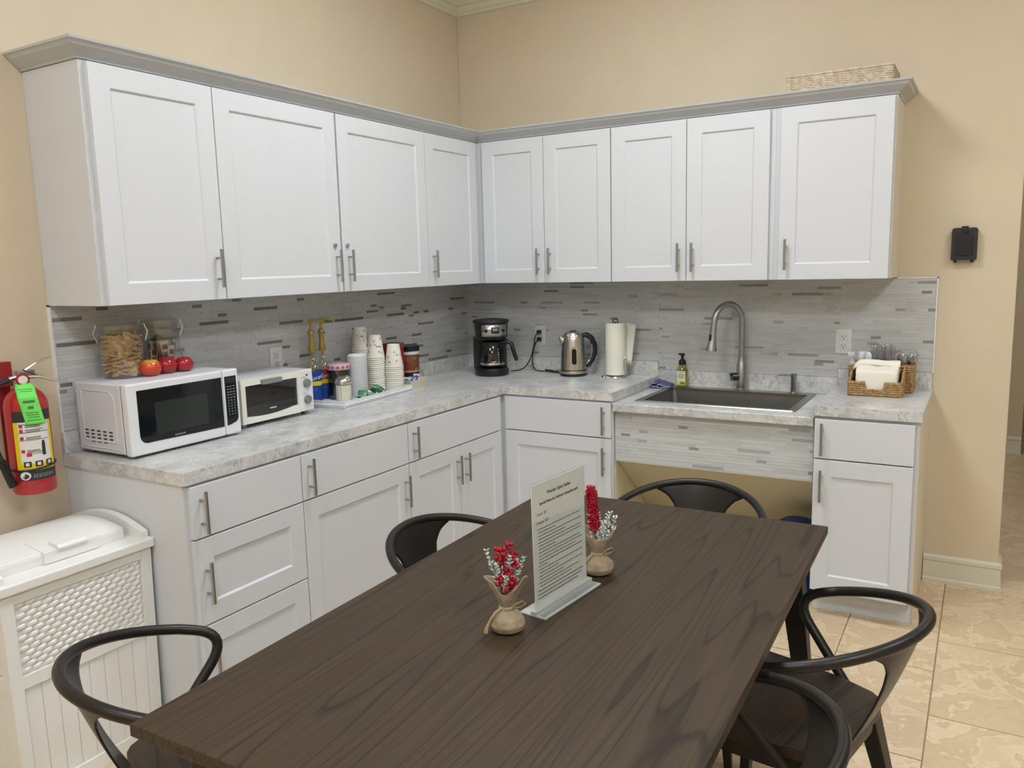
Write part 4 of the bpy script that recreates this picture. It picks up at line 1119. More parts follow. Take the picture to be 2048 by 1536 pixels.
# ------------------------------------------------------------------ wicker baskets
def braid(m, path, z, r=.0042, amp=.003, wl=.026, mi=0):
    P = [Vector(p) for p in path]; L = [0]
    for a, b in zip(P[:-1], P[1:]): L.append(L[-1]+(b-a).length)
    tot = L[-1]; n = max(int(tot/.0045), 6)
    for ph in (0, PI):
        pts = []
        for i in range(n+1):
            s_ = tot*i/n; k = 0
            while k < len(P)-2 and L[k+1] < s_: k += 1
            f = (s_-L[k])/(L[k+1]-L[k]); q = P[k].lerp(P[k+1], f); tg = (P[k+1]-P[k]).normalized(); nn = Vector((tg.y, -tg.x))
            o_ = math.sin(2*PI*s_/wl+ph)
            pts.append((q.x+nn.x*o_*amp, q.y+nn.y*o_*amp, z+math.cos(2*PI*s_/wl+ph)*amp*.7))
        m.tube(pts, r, 6, mi)
def caddy():
    X0, X1, Y0, Y1 = 2.222, 2.482, -.165, -.035
    t = thing('cutlery_basket', 'tall brown wicker basket holding plastic cutlery behind the napkins', 'basket', ((X0+X1)/2, (Y0+Y1)/2, ZL))
    m = MB(); z = ZL+.008
    while z < ZL+.118:
        braid(m, [(X0,Y0),(X1,Y0),(X1,Y1),(X0,Y1),(X0,Y0)], z); z += .0098
    m.build('weave', M_wick, t, world=True)
    m = MB()
    m.box(X0,X1,Y0,Y1,ZL+.002,ZL+.006); m.box(X0,X1,Y0-.001,Y0+.001,ZL+.004,ZL+.116); m.box(X0,X1,Y1-.001,Y1+.001,ZL+.004,ZL+.116); m.box(X0-.001,X0+.001,Y0,Y1,ZL+.004,ZL+.116); m.box(X1-.001,X1+.001,Y0,Y1,ZL+.004,ZL+.116)
    m.build('liner', pbr('wicker_liner', (.12,.07,.03), .9), t, world=True)
    m = MB(); m.tube([(X0,Y0,ZL+.121),(X1,Y0,ZL+.121),(X1,Y1,ZL+.121),(X0,Y1,ZL+.121)], .0055, 8, closed=True); m.build('rim', M_wick, t, world=True)
    # napkin basket in front
    A0, A1, B0, B1 = 2.240, 2.452, -.312, -.178
    t = thing('napkin_basket', 'low brown wicker basket with notched front holding white napkins', 'basket', ((A0+A1)/2, (B0+B1)/2, ZL))
    m = MB(); z = ZL+.008
    while z < ZL+.112:
        h = z-ZL; 
        # sides slope from front .062 up to the back .115
        ys = B0 if h < .058 else B0+(B1-B0)*(h-.058)/.057*.9
        if h < .030: braid(m, [(A0,B1),(A0,B0),(A1,B0),(A1,B1)], z)
        elif h < .060:
            braid(m, [(A0,B1),(A0,B0),(A0+.066,B0)], z); braid(m, [(A1-.066,B0),(A1,B0),(A1,B1)], z)
        else:
            if B1-ys > .02: braid(m, [(A0,B1),(A0,ys)], z); braid(m, [(A1,ys),(A1,B1)], z)
        braid(m, [(A0,B1),(A1,B1)], z)
        z += .0098
    m.build('weave', M_wick, t, world=True)
    m = MB(); m.box(A0,A1,B0,B1,ZL+.001,ZL+.005)
    m.build('base', M_wick, t, world=True)
    m = MB()
    for s_ in (A0, A1): m.tube([(s_,B0,ZL+.064),(s_,B0+.03,ZL+.072),(s_,B1,ZL+.118)], .0045, 8)
    m.tube([(A0,B0,ZL+.062),(A0+.066,B0,ZL+.062),(A0+.070,B0,ZL+.032)], .0045, 8); m.tube([(A1,B0,ZL+.062),(A1-.066,B0,ZL+.062),(A1-.070,B0,ZL+.032)], .0045, 8); m.tube([(A0,B1,ZL+.118),(A1,B1,ZL+.118)], .0045, 8)
    m.build('rim', M_wick, t, world=True)
    # napkins: folded, leaning back in the basket
    first = None
    for i in range(11):
        m = MB()
        W = .168; Hn = .148
        def fn(u, v, i=i):
            bend = .004*math.sin(u*7+i*.6)
            return (-W/2+W*u, .002*math.sin(u*5+i)+bend*v, Hn*v + (.003*math.sin(u*3+i)))
        m.grid(fn, 14, 6)
        m.grid(lambda u, v: (fn(u, v)[0], fn(u, v)[1]+.0045, fn(u, v)[2]), 14, 6)
        m.tube([(fn(k/14,1)[0], fn(k/14,1)[1]+.0022, fn(k/14,1)[2]) for k in range(15)], .0026, 6)
        o = m.build('napkin', M_napkin, solid=.0012)
        o.location = ((A0+A1)/2+.002, B0+.022+.0088*i, ZL+.0065); o.rotation_euler = (R(-6), 0, R(.5))
        o.scale = (1, 1, .72+.022*i)
        tag(o, 'folded white paper napkin standing in the low wicker basket' if i < 10 else 'white paper napkin at the back of the low wicker basket', 'napkin', 'napkins in the low wicker basket')
    m = MB(); m.grid(lambda u, v: (-.098+.19*u, -.012-.020*math.sin(PI*.5*(1-v))+.02*u*0, .003*math.sin(u*5)-.024*(1-v)**2 + (-.022*((.18-u)/.18)**2 if u < .18 else 0)), 20, 8)
    o = m.build('napkin', M_napkin, solid=.0015); o.location = ((A0+A1)/2, B0+.118-.01, ZL+.150); tag(o, 'top white napkin draped over the others with its corner sticking out left', 'napkin', 'napkins in the low wicker basket')
    # cutlery
    rd = random.Random(2)
    def handle_item(kind, x, y, tilt, rz, mat, lab, grp, H=.165):
        m = MB(); 
        m.tube([(0,0,0),(0,0,H*.5),(0,0,H*.68)], [.0035,.0035,.0030], 6, flat=.5)
        if kind == 'fork':
            m.grid(lambda u, v: (-.012+.024*u, .003*math.sin(PI*v)+.002*(2*u-1)**2, H*.66+H*.16*v), 6, 4)
            for k in range(4): m.tube([(-.0105+.007*k, .001, H*.80), (-.0105+.007*k, .003, H)], .0016, 5)
        elif kind == 'spoon':
            m.grid(lambda u, v: ((2*u-1)*.016*math.sqrt(max(1-(2*v-1)**2, .02)), .007*(2*u-1)**2+.005*(2*v-1)**2-.006, H*.68+H*.32*v), 8, 8)
        else:
            m.grid(lambda u, v: (-.009+.018*u, 0, H*.60+H*.40*v-(.010*u if v > .9 else 0)), 3, 6)
        o = m.build('plastic_'+kind, mat, solid=.0012)
        o.location = (x, y, ZL+.008); o.rotation_euler = (tilt[0], tilt[1], rz)
        tag(o, lab, kind, grp)
    M_wcut = pbr('white_cutlery', (.74,.76,.78), .3)
    for i, (x, tl_, k) in enumerate(((2.243,-.17,'fork'),(2.258,.02,'spoon'),(2.274,-.02,'fork'),(2.290,.10,'spoon'),(2.268,.06,'fork'))):
        handle_item(k, x, -.115+.012*(i % 3), (R(10),tl_,0), R(rd.uniform(-20,20)), M_wcut, 'white plastic %s standing at the left end of the tall wicker basket' % k, 'white cutlery in the tall basket', .172)
    for i in range(11):
        handle_item('knife', 2.312+.0082*i, -.12+.014*(i % 3), (rd.uniform(-.05,.05), rd.uniform(-.05,.05), 0), R(rd.uniform(-40,40)), M_clear2, 'clear plastic knife in the tall cluster in the middle of the wicker basket', 'clear knives in the tall basket', .205+rd.uniform(-.008,.004))
    for i in range(9):
        handle_item('spoon', 2.400+.0080*i, -.12+.014*(i % 3), (rd.uniform(-.1,.12), rd.uniform(0,.25), 0), R(rd.uniform(-60,60)), M_clear2, 'clear plastic spoon at the right end of the tall wicker basket', 'clear spoons in the tall basket', .170+rd.uniform(-.012,.006))
caddy()

# wicker tray on the crown
t = thing('wicker_tray', 'pale woven wicker tray lying on top of the right-hand wall cabinet', 'tray', (2.15,-.165,2.2382))
m = MB()
for k in range(7): braid(m, [(-.212,-.12),(.212,-.12),(.212,.12),(-.212,.12),(-.212,-.12)], .006+.0095*k, .005, .0032, .034)
m.build('weave', M_wickp, t)
m = MB(); m.tube([(-.215,-.123,.075),(.215,-.123,.075),(.215,.123,.075),(-.215,.123,.075)], .006, 8, closed=True); m.box(-.21,.21,-.118,.118,.001,.004); m.build('rim', M_wickp, t)

# black box on the wall
t = thing('wall_key_box', 'small black lock box mounted on the tan wall right of the cabinets', 'lock box', (2.652,0,1.567))
m = MB(); m.prism(rrect(-.050,.050,-.070,.070,.012,4,(.4,.4,1,1)), -.034, -.001, 'y'); b_ = m.build('case', M_blackm, t, bevel=.004, seg=3)
m = MB(); m.prism(rrect(-.031,.031,-.048,.040,.006,3), -.040, -.033, 'y'); m.box(-.013,.013,-.038,-.033,.046,.062); m.build('cover', M_black, t, bevel=.002)
m = MB(); m.box(-.013,.013,-.028,-.006,.069,.077); m.cyl((-.032,-.02,-.080),(-.032,-.02,-.069),.006,10); m.cyl((.032,-.02,-.080),(.032,-.02,-.069),.006,10); m.build('lugs', M_black, t)

# blue bin under the sink
t = thing('waste_bin', 'blue bin with rounded lid tucked under the sink at the right', 'bin', (2.060,-.430,0))
m = MB(); m.lathe([(.070,0),(.074,.004),(.088,.30),(.088,.312),(.084,.312),(.070,.01),(.001,.008)], n=32, cap=False); m.build('bin_body', M_binblue, t)
m = MB(); m.lathe([(.089,.305),(.090,.312),(.086,.330),(.06,.346),(.001,.352)], n=32, cap=False); m.build('lid', M_binblue, t)

# far wicker basket beyond the opening
t = thing('storage_basket', 'brown striped basket standing past the end of the wall', 'basket', (3.14,3.05-.2+.25,0))
m = MB()
for k in range(30): braid(m, [(-.10,-.08),(.10,-.08),(.10,.08),(-.10,.08),(-.10,-.08)], .010+.016*k, .0085, .004, .05)
m.box(-.098,.098,-.078,.078,.0,.49)
m.build('weave', M_wick, t)

# ------------------------------------------------------------------ fire extinguisher
def extinguisher():
    cx, cy, zb = .092, -2.708, .832; r = .0635
    t = thing('fire_extinguisher', 'red fire extinguisher with green inspection tag hanging on the left wall', 'fire extinguisher', (cx, cy, zb))
    m = MB(); m.lathe([(.052,0),(.060,.003),(r,.012),(r,.285),(.060,.305),(.050,.325),(.034,.340),(.020,.347),(.018,.356)], n=44); body = m.build('cylinder', M_red, t)
    # label wraps facing +x -> slightly towards camera
    a0 = R(-14)
    def P(a, z, e=.0): return Vector(((r+e)*math.cos(a), (r+e)*math.sin(a), z))
    def patch(m, b0, b1, z0_, z1_, mi, e): m.grid(lambda u, v: tuple(P(a0+b0+(b1-b0)*u, z0_+(z1_-z0_)*v, e)), 16, 1, mi)
    m = MB()
    patch(m, -.95, .95, .070, .275, 0, .0008)     # yellow field
    patch(m, -.72, .72, .105, .262, 1, .0014)     # white field
    patch(m, -.95, .95, .240, .275, 2, .0016)     # black title band
    patch(m, -.95, .95, .050, .082, 2, .0016)     # black lower band
    for zz in (.232,.205,.180): patch(m, -.70, .70, zz, zz+.0015, 2, .0018)
    for k, zz in enumerate((.243-.012,.216,.192,.150)):
        patch(m, -.66, -.50, zz-.009, zz+.001, 3, .0022)
        patch(m, -.40, .45-.1*k, zz-.003, zz-.001, 2, .0020); patch(m, -.40, .25, zz-.008, zz-.006, 2, .0020)
    patch(m, -.45, -.22, .128, .140, 3, .0020)    # flame
    patch(m, -.2, .25, .136, .1375, 2, .0020); patch(m, .25, .42, .128, .168, 2, .0020); patch(m,.27,.40,.168,.176,2,.0020)
    for b in (-.62, -.12, .38): patch(m, b, b+.34, .094, .112, 2, .0022); patch(m, b+.09, b+.24, .098, .108, 1, .0026)
    m.build('label', [M_yellow, M_packw, M_ink, pbr('label_red', (.45,.03,.04), .5)], body)
    m = MB(); pts = [P(a0-.60+.24*math.cos(q), .066+.0135*math.sin(q), .0022) for q in [2*PI*i/24 for i in range(24)]]; m.add(pts, [tuple(range(24))], 0)
    for (da, dz, mi_, s_) in ((0,.006,2,1),(-.08,-.004,2,1.2),(.08,-.004,1,1.2)):
        pts = [P(a0-.60+da+.045*s_*math.cos(q), .066+dz+.0028*s_*math.sin(q), .0028) for q in [2*PI*i/12 for i in range(12)]]; m.add(pts, [tuple(range(12))], mi_)
    for k in range(9):
        b0 = -.26+.115*k; wq = .075
        for (u0, u1, v0, v1) in ((0,.35,0,1),(.35,1,0,.22),(.35,1,.78,1) if k % 2 else (.65,1,0,1)):
            m.add([P(a0+b0+wq*u+.03*v, .0585+.011*v, .0022) for u, v in ((u0,v0),(u1,v0),(u1,v1),(u0,v1))], [(0,1,2,3)], 2)
    m.build('brand_lettering', [M_whitep, M_redlid, M_greyp], body)
    # strap
    m = MB(); m.tube([tuple(P(2*PI*i/40, .088+.006*math.sin(2*PI*i/40), .002)) for i in range(40)], .0036, 6, closed=True); m.build('strap', M_black, t)
    # head, gauge, handles
    m = MB(); m.lathe([(.020,.350),(.020,.362),(.016,.366),(.016,.388),(.001,.390)], n=20); m.obox((.0,.008,.384), (1,0,0), (0,1,0), (0,0,1), (.012,.026,.014)); m.build('valve', pbr('cast_metal', (.38,.37,.34), .4, 1), t, bevel=.002)
    m = MB(); g = Vector((.93,-.37,0)).normalized(); m.cyl(g*.014+Vector((0,-.004,.372)), g*.030+Vector((0,-.004,.372)), .0195, 24); m.build('gauge_rim', M_redlid, t)
    m = MB(); m.cyl(g*.0295+Vector((0,-.004,.372)), g*.0312+Vector((0,-.004,.372)), .0135, 20); m.build('gauge_face', M_packw, t)
    m = MB(); m.tube([(.004,.006,.400),(.010,.035,.418),(.018,.065,.430),(.022,.085,.434)], [.010,.010,.0095,.007], 10, flat=.45); m.build('lever', M_chrome, t)
    m = MB(); m.tube([(.004,.010,.378),(.014,.045,.374),(.024,.080,.360),(.030,.104,.352)], [.010,.010,.0095,.008], 10, flat=.5); m.build('carry_handle', pbr('pale_metal', (.62,.60,.52), .45, .6), t)
    m = MB(); m.tube([(.012,-.004,.402),(.014,.03,.384),(.016,.050,.374)], .0012, 5); m.sphere((.016,.052,.373), .0045, 8, 6); m.build('pin', M_blackm, t)
    m = MB(); m.cyl((0,-.012,.380),(0.002,-.048,.374),.0085,12); m.build('hose_fitting', M_chrome, t)
    m = MB()
    hp = [(.002,-.045,.374),(.004,-.085,.364),(.004,-.112,.320),(.002,-.118,.25),(.002,-.112,.18),(.006,-.098,.12)]
    m.tube(hp, .0095, 10); m.build('hose', M_blackm, t)
    m = MB(); m.tube([(.006,-.098,.125),(.008,-.092,.10),(.012,-.080,.055),(.014,-.074,.035)], [.011,.012,.013,.013], 12); m.cyl((.007,-.094,.110),(.0075,-.0925,.104),.0145,12); m.build('nozzle', M_black, t)
    m = MB(); m.box(-.091,-.066,-.036,.004,.345,.425); m.box(-.092,-.088,-.036,.004,.05,.345); m.build('wall_bracket', M_redlid, t, bevel=.003)
    # green tag
    m = MB(); n_ = Vector((math.cos(a0-.25), math.sin(a0-.25), 0)); u_ = Vector((-n_.y, n_.x, 0))
    def tg(x, z, e=0): # hangs tilted from the gauge over the shoulder
        z2 = z; base = Vector((0,0,.365)); dwn = Vector((0,0,-1))*.97 + n_*.26*max(0,1-z/.05)*.0
        out = r+.006 if z > .045 else .028+(r+.006-.028)*(z/.045)
        return n_*(out+e) + u_*(x + z*.16) + Vector((0,0,.362-z*.97))
    out = [(-.019,0),(-.027,.012),(-.027,.135),(.027,.135),(.027,.012),(.019,0)]
    m.grid(lambda u, v: tuple(tg((-.027+.054*u)*(1 if v > .08 else .75+.25*v/.08), .135*v)), 6, 18); tg_ = m.build('inspection_tag', M_green, t, solid=.0006)
    m = MB()
    rows = [(.020,.020),(.026,.017),(.095,.018),(.102,.018),(.110,.016),(.120,.019)]
    for z, w in rows: m.obox(tg(0, z, .0012), u_, n_, (0,0,1), (w,.0003,.0008))
    m.obox(tg(0,.058,.0012), u_, n_, (0,0,1), (.016,.0003,.0035)); m.obox(tg(0,.078,.0012), u_, n_, (0,0,1), (.008,.0003,.004))
    m.build('tag_print', pbr('tag_ink', (.05,.2,.05), .6), tg_)
extinguisher()

# ------------------------------------------------------------------ hamper
def hamper():
    Y0, Y1, X0, X1 = -3.030, -2.562, .045, .455
    t = thing('laundry_hamper', 'white resin hamper with woven panel and curved lid at the left, beside the drawers', 'hamper', ((X0+X1)/2, (Y0+Y1)/2, 0))
    m = MB()
    # corner posts and frame: slight taper to the floor
    def tp(x, y, z):
        k = 1-.045*(1-z/.655); cx, cy = (X0+X1)/2, (Y0+Y1)/2
        return (cx+(x-cx)*k, cy+(y-cy)*k, z)
    def tbox(x0, x1, y0, y1, z0_, z1_, mi=0):
        vs = [tp(x, y, z) for z in (z0_, z1_) for y in (y0, y1) for x in (x0, x1)]
        m.add(vs, [(0,2,3,1),(4,5,7,6),(0,1,5,4),(2,6,7,3),(0,4,6,2),(1,3,7,5)], mi)
    ins = .010
    tbox(X0+ins, X1-ins, Y0+ins, Y1-ins, .0, .652)
    for (a, b) in ((X0,X0+.04),(X1-.04,X1)):
        for (c_, d_) in ((Y0,Y0+.036),(Y1-.036,Y1)): tbox(a, b, c_, d_, 0, .655)
    # rails front/back/sides
    for z0_, z1_ in ((0,.05),(.365,.405),(.622,.655)):
        tbox(X1-.011, X1-.001, Y0+.03, Y1-.03, z0_, z1_); tbox(X0+.03, X1-.03, Y0+.001, Y0+.011, z0_, z1_); tbox(X0+.03, X1-.03, Y1-.011, Y1-.001, z0_, z1_)
    # beadboard grooves: raised boards
    nb = 8
    for k in range(nb):
        w = (Y1-Y0-.076)/nb; a = Y0+.038+k*w
        tbox(X1-.010, X1-.0075, a+.0012, a+w-.0012, .05, .365)
        w2 = (X1-X0-.08)/6
        if k < 6: a2 = X0+.04+k*w2; tbox(a2+.0012, a2+w2-.0012, Y0+.0075, Y0+.010, .05, .365)
    m.build('body', M_hamper, t, bevel=.002, world=True)
    # woven panel
    m = MB(); rows = 13; cols = 12
    def weave(face):
        for j in range(rows):
            for i in range(cols):
                z = .409+(.213)*(j+.5)/rows; hh = .213/rows*.46
                L = (Y1-Y0-.074) if face == 'f' else (X1-X0-.08); n_ = cols if face == 'f' else 9
                if i >= n_: continue
                w = L/n_
                s0 = (Y0+.037 if face == 'f' else X0+.04)+i*w+(w*.5 if j % 2 else 0); s1 = min(s0+w*.98, (Y1-.037 if face == 'f' else X1-.04))
                if s1-s0 < .006: continue
                vs = []
                K = 5
                for k in range(K+1):
                    s_ = s0+(s1-s0)*k/K; e = .0062*math.sin(PI*k/K)
                    for zz, q in ((z-hh, .35), (z-hh*.5, 1), (z+hh*.5, 1), (z+hh, .35)):
                        zt_ = zz + .0045*(k/K-.5)
                        if face == 'f': vs.append(tp(X1-.0098+e*q, s_, zt_))
                        else: vs.append(tp(s_, Y0+.0098-e*q, zt_))
                fs = [(k*4+a, (k+1)*4+a, (k+1)*4+a+1, k*4+a+1) for k in range(K) for a in range(3)]
                if face != 'f': fs = [f[::-1] for f in fs]
                m.add(vs, fs, 0, True)
    weave('f'); m.build('woven_panel', M_hamper, t, world=True)
    m = MB(); weave('s'); m.build('woven_panel', M_hamper, t, world=True)
    # rim
    m = MB(); e = .012
    m.box(X0-e*.5, X1+.013, Y0-.013, Y1+.0095, .654, .685); rim = m.build('rim', M_hamper, t, bevel=.006, seg=3, world=True)
    # end arches
    def arch(y0, y1, s, hh, name, par, mat=M_hamper):
        m = MB(); n_ = 20; A = []
        for i in range(n_+1):
            u = i/n_; x = X0+.002+(X1-X0-.012)*u
            A.append((x, .684+hh*math.sin(PI*(.08+.84*u))**.8))
        pts = [(X1-.010,.682),(X0+.002,.682)]+A
        m.prism([(x, z) for x, z in pts], y0, y1, 'y', sm=False); return m.build(name, mat, par, bevel=.004, seg=2, world=True)
    arch(Y1-.022, Y1+.002, 1, .064, 'end_cap', t); arch(Y0-.002, Y0+.022, 1, .064, 'end_cap', t)
    # lid
    m = MB()
    def lz(x):
        u = (x-X0)/(X1-X0); return .686+.050*math.sin(PI*(.10+.82*u))**.8
    xs_ = [X0+.01+(.385-X0-.01)*i/18 for i in range(19)]
    prof = [(x, lz(x)) for x in xs_]+[(.388, lz(.385)-.012),(.388,.684),(X0+.01,.684)]
    m.prism(prof, Y0+.034, Y1-.045, 'y'); ld = m.build('lid', M_hamper, t, bevel=.003, seg=2, world=True)
    m = MB()
    # raised middle tongue with grip
    xs2 = [.300+.100*i/8 for i in range(9)]
    m.prism([(x, lz(min(x,.385))+.003) for x in xs2]+[(.402,.686),(.300,.70)], -2.868, -2.694, 'y')
    m.build('lid_tongue', M_hamper, ld, bevel=.0025, world=True)
    m = MB(); m.prism([(.352,lz(.352)+.001),(.358,lz(.352)+.012),(.400,lz(.385)+.014),(.408,lz(.385)+.004),(.404,lz(.385)-.006)], -2.828, -2.738, 'y'); m.build('grip', M_hamper, ld, bevel=.003, world=True)
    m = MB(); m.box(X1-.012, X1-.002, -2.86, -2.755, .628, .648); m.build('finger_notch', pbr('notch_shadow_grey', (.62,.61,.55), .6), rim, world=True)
hamper()

# ------------------------------------------------------------------ dining table
TX, TY, TA, TW_, TLn, TTZ = 1.4704, -1.7427, .0209, .9183, 1.5986, .7552
t = thing('dining_table', 'dark brown wood-grain rectangular dining table in the foreground', 'table', (TX+math.cos(TA)*TW_/2+math.sin(TA)*TLn/2, TY+math.sin(TA)*TW_/2-math.cos(TA)*TLn/2, 0), TA)
m = MB(); m.box(-TW_/2, TW_/2, -TLn/2, TLn/2, TTZ-.024, TTZ); m.build('tabletop', M_table, t, bevel=.003, seg=2)
m = MB(); a, b = TW_/2-.085, TLn/2-.12
m.box(-a, a, -b-.012, -b+.012, TTZ-.075, TTZ-.0245); m.box(-a, a, b-.012, b+.012, TTZ-.075, TTZ-.0245); m.box(-a-.012, -a+.012, -b, b, TTZ-.075, TTZ-.0245); m.box(a-.012, a+.012, -b, b, TTZ-.075, TTZ-.0245)
m.build('frame', M_legs, t)
for sx in (-1, 1):
    for sy in (-1, 1):
        m = MB(); x0, y0, x1, y1 = sx*(a-.002), sy*(b-.002), sx*(a+.075), sy*(b+.06)
        vs = []
        for (x, y, z, h) in ((x1, y1, 0, .014), (x0, y0, TTZ-.0245, .034)):
            vs += [(x-h, y-h, z), (x+h, y-h, z), (x+h, y+h, z), (x-h, y+h, z)]
        m.add(vs, [(3,2,1,0),(4,5,6,7)]+[(i,(i+1) % 4,4+(i+1) % 4,4+i) for i in range(4)])
        m.build('leg', M_legs, t, bevel=.002)

# ------------------------------------------------------------------ chairs
CQ = dict(a=.2829, w=.2638, n=2.0353, c=.3966, wf=.2396, e=.2232, we=.2198, zb=.7376, za=.6253, zl=.4445, rb=.0879)
def hoop_curve():
    q = CQ; pts = []
    for i in range(25):
        tt = PI/2*i/24
        x = q['a']*(1-max(math.cos(tt),0)**(2/q['n'])); y = q['w']*math.sin(tt)**(2/q['n'])
        pts.append(Vector((x, y, q['zb']+(q['za']-q['zb'])*x/q['c'])))
    P0 = pts[-1].copy(); P1 = Vector((q['c'], q['wf'], q['za'])); P2 = Vector((q['e']-.012, q['we']-.020, q['zl']-.030))
    d1 = (P0-P1).normalized(); d2 = (P2-P1).normalized(); r = min(q['rb'], (P0-P1).length*.95)
    S = P1+d1*r; E_ = P1+d2*r
    pts += [P0.lerp(S, k/4) for k in range(1, 5)]
    pts += [(1-k/9)**2*S+2*(k/9)*(1-k/9)*P1+(k/9)**2*E_ for k in range(1, 10)]
    pts += [E_.lerp(P2, k/6) for k in range(1, 7)]
    return pts
HC = hoop_curve()
def hoop_x(y):
    y = abs(y)
    for p, q in zip(HC[:-1], HC[1:]):
        if p.y <= y <= q.y: f = (y-p.y)/max(q.y-p.y, 1e-9); return p.x+(q.x-p.x)*f, p.z+(q.z-p.z)*f
    return HC[24].x, HC[24].z
def make_chair(label):
    t = thing('dining_chair', label, 'chair', (0,0,0), 0, 'metal hoop-back dining chairs around the table')
    full = [Vector((p.x, -p.y, p.z)) for p in HC[::-1]][:-1] + HC
    m = MB(); m.tube(full, .0128, 12); m.build('arm_hoop', M_chair, t)
    # splat
    m = MB()
    def wid(u):
        K = [(0,.172),(.06,.148),(.14,.118),(.25,.094),(.40,.079),(.60,.072),(.80,.076),(1,.088)]
        for (a0, b0), (a1, b1) in zip(K[:-1], K[1:]):
            if u <= a1: f = (u-a0)/(a1-a0); f = f; return b0+(b1-b0)*f
        return K[-1][1]
    def sp(u, v):
        y = (2*u-1)*wid(v); hx, hz = hoop_x(y); hx0, _ = hoop_x(0)
        xb = .128+ .5*y*y
        k = v**.85
        x = (hx)*(1-k)+xb*k - .012*math.sin(PI*v)
        z = hz*(1-v)+(CQ['zl']-.012)*v
        return (x, y, z)
    m.grid(sp, 20, 24); m.build('backrest', M_chair, t, solid=.004)
    # seat
    zt_, th = .462, .026
    out = []
    half = [(.118,0),(.118,.105),(.122,.130),(.134,.152),(.156,.169),(.24,.191),(.36,.203),(.44,.205),(.478,.200),(.500,.182),(.508,.150),(.512,0)]
    out = half + [(x, -y) for x, y in half[::-1] if y > 0]
    m = MB(); m.prism(out, zt_-th, zt_, 'z', sm=False); m.build('seat', M_seat, t, bevel=.005, seg=3)
    m = MB(); i_ = .014
    fr = [(x+(i_ if x < .3 else -i_), y*(.93)) for x, y in out]
    m.prism(fr, zt_-th-.042, zt_-th-.0005, 'z'); m.build('seat_frame', M_chair, t)
    for sx, sy in ((0,1),(0,-1),(1,1),(1,-1)):
        top = Vector((.165 if sx == 0 else .460, sy*(.155 if sx == 0 else .175), zt_-th-.004))
        bot = Vector((.060 if sx == 0 else .520, sy*(.195 if sx == 0 else .225), .0))
        m = MB(); vs = []
        for p, h in ((bot, .011), (top, .024)):
            vs += [(p.x-h, p.y-h, p.z), (p.x+h, p.y-h, p.z), (p.x+h, p.y+h, p.z), (p.x-h, p.y+h, p.z)]
        m.add(vs, [(3,2,1,0),(4,5,6,7)]+[(i,(i+1) % 4,4+(i+1) % 4,4+i) for i in range(4)]); m.build('leg', M_chair, t, bevel=.003)
    m = MB(); zc = .235
    def lp(sx, sy):
        top = Vector((.165 if sx == 0 else .460, sy*(.155 if sx == 0 else .175), zt_-th)); bot = Vector((.060 if sx == 0 else .520, sy*(.195 if sx == 0 else .225), .0))
        return bot.lerp(top, zc/(zt_-th))
    m.cyl(lp(0,1), lp(1,-1), .006, 8); m.cyl(lp(0,-1), lp(1,1), .006, 8); m.build('stretcher', M_chair, t)
    return t
poses = [((1.2012,-3.2880), 1.1524, 'dark metal hoop-back chair with wooden seat at the near left table corner, before the hamper'),
         ((1.2319,-2.2133), .0305, 'dark hoop-back chair on the left side of the table, by the base cabinets'),
         ((1.9067,-1.3585), -1.5349, 'dark hoop-back chair at the far end of the table, before the sink'),
         ((2.6731,-2.2757), 2.9238, 'dark hoop-back chair right of the table with its whole arm hoop in view'),
         ((2.5784,-2.7575), 3.3984, 'dark hoop-back chair nearest the camera on the right side of the table')]
ch0 = make_chair(poses[0][2])
ch0.matrix_basis = Matrix(); ch0.location = (*poses[0][0], 0); ch0.rotation_euler = (0,0,poses[0][1])
for (xy, a, lab) in poses[1:]: dup(ch0, (*xy, 0), a, lab)

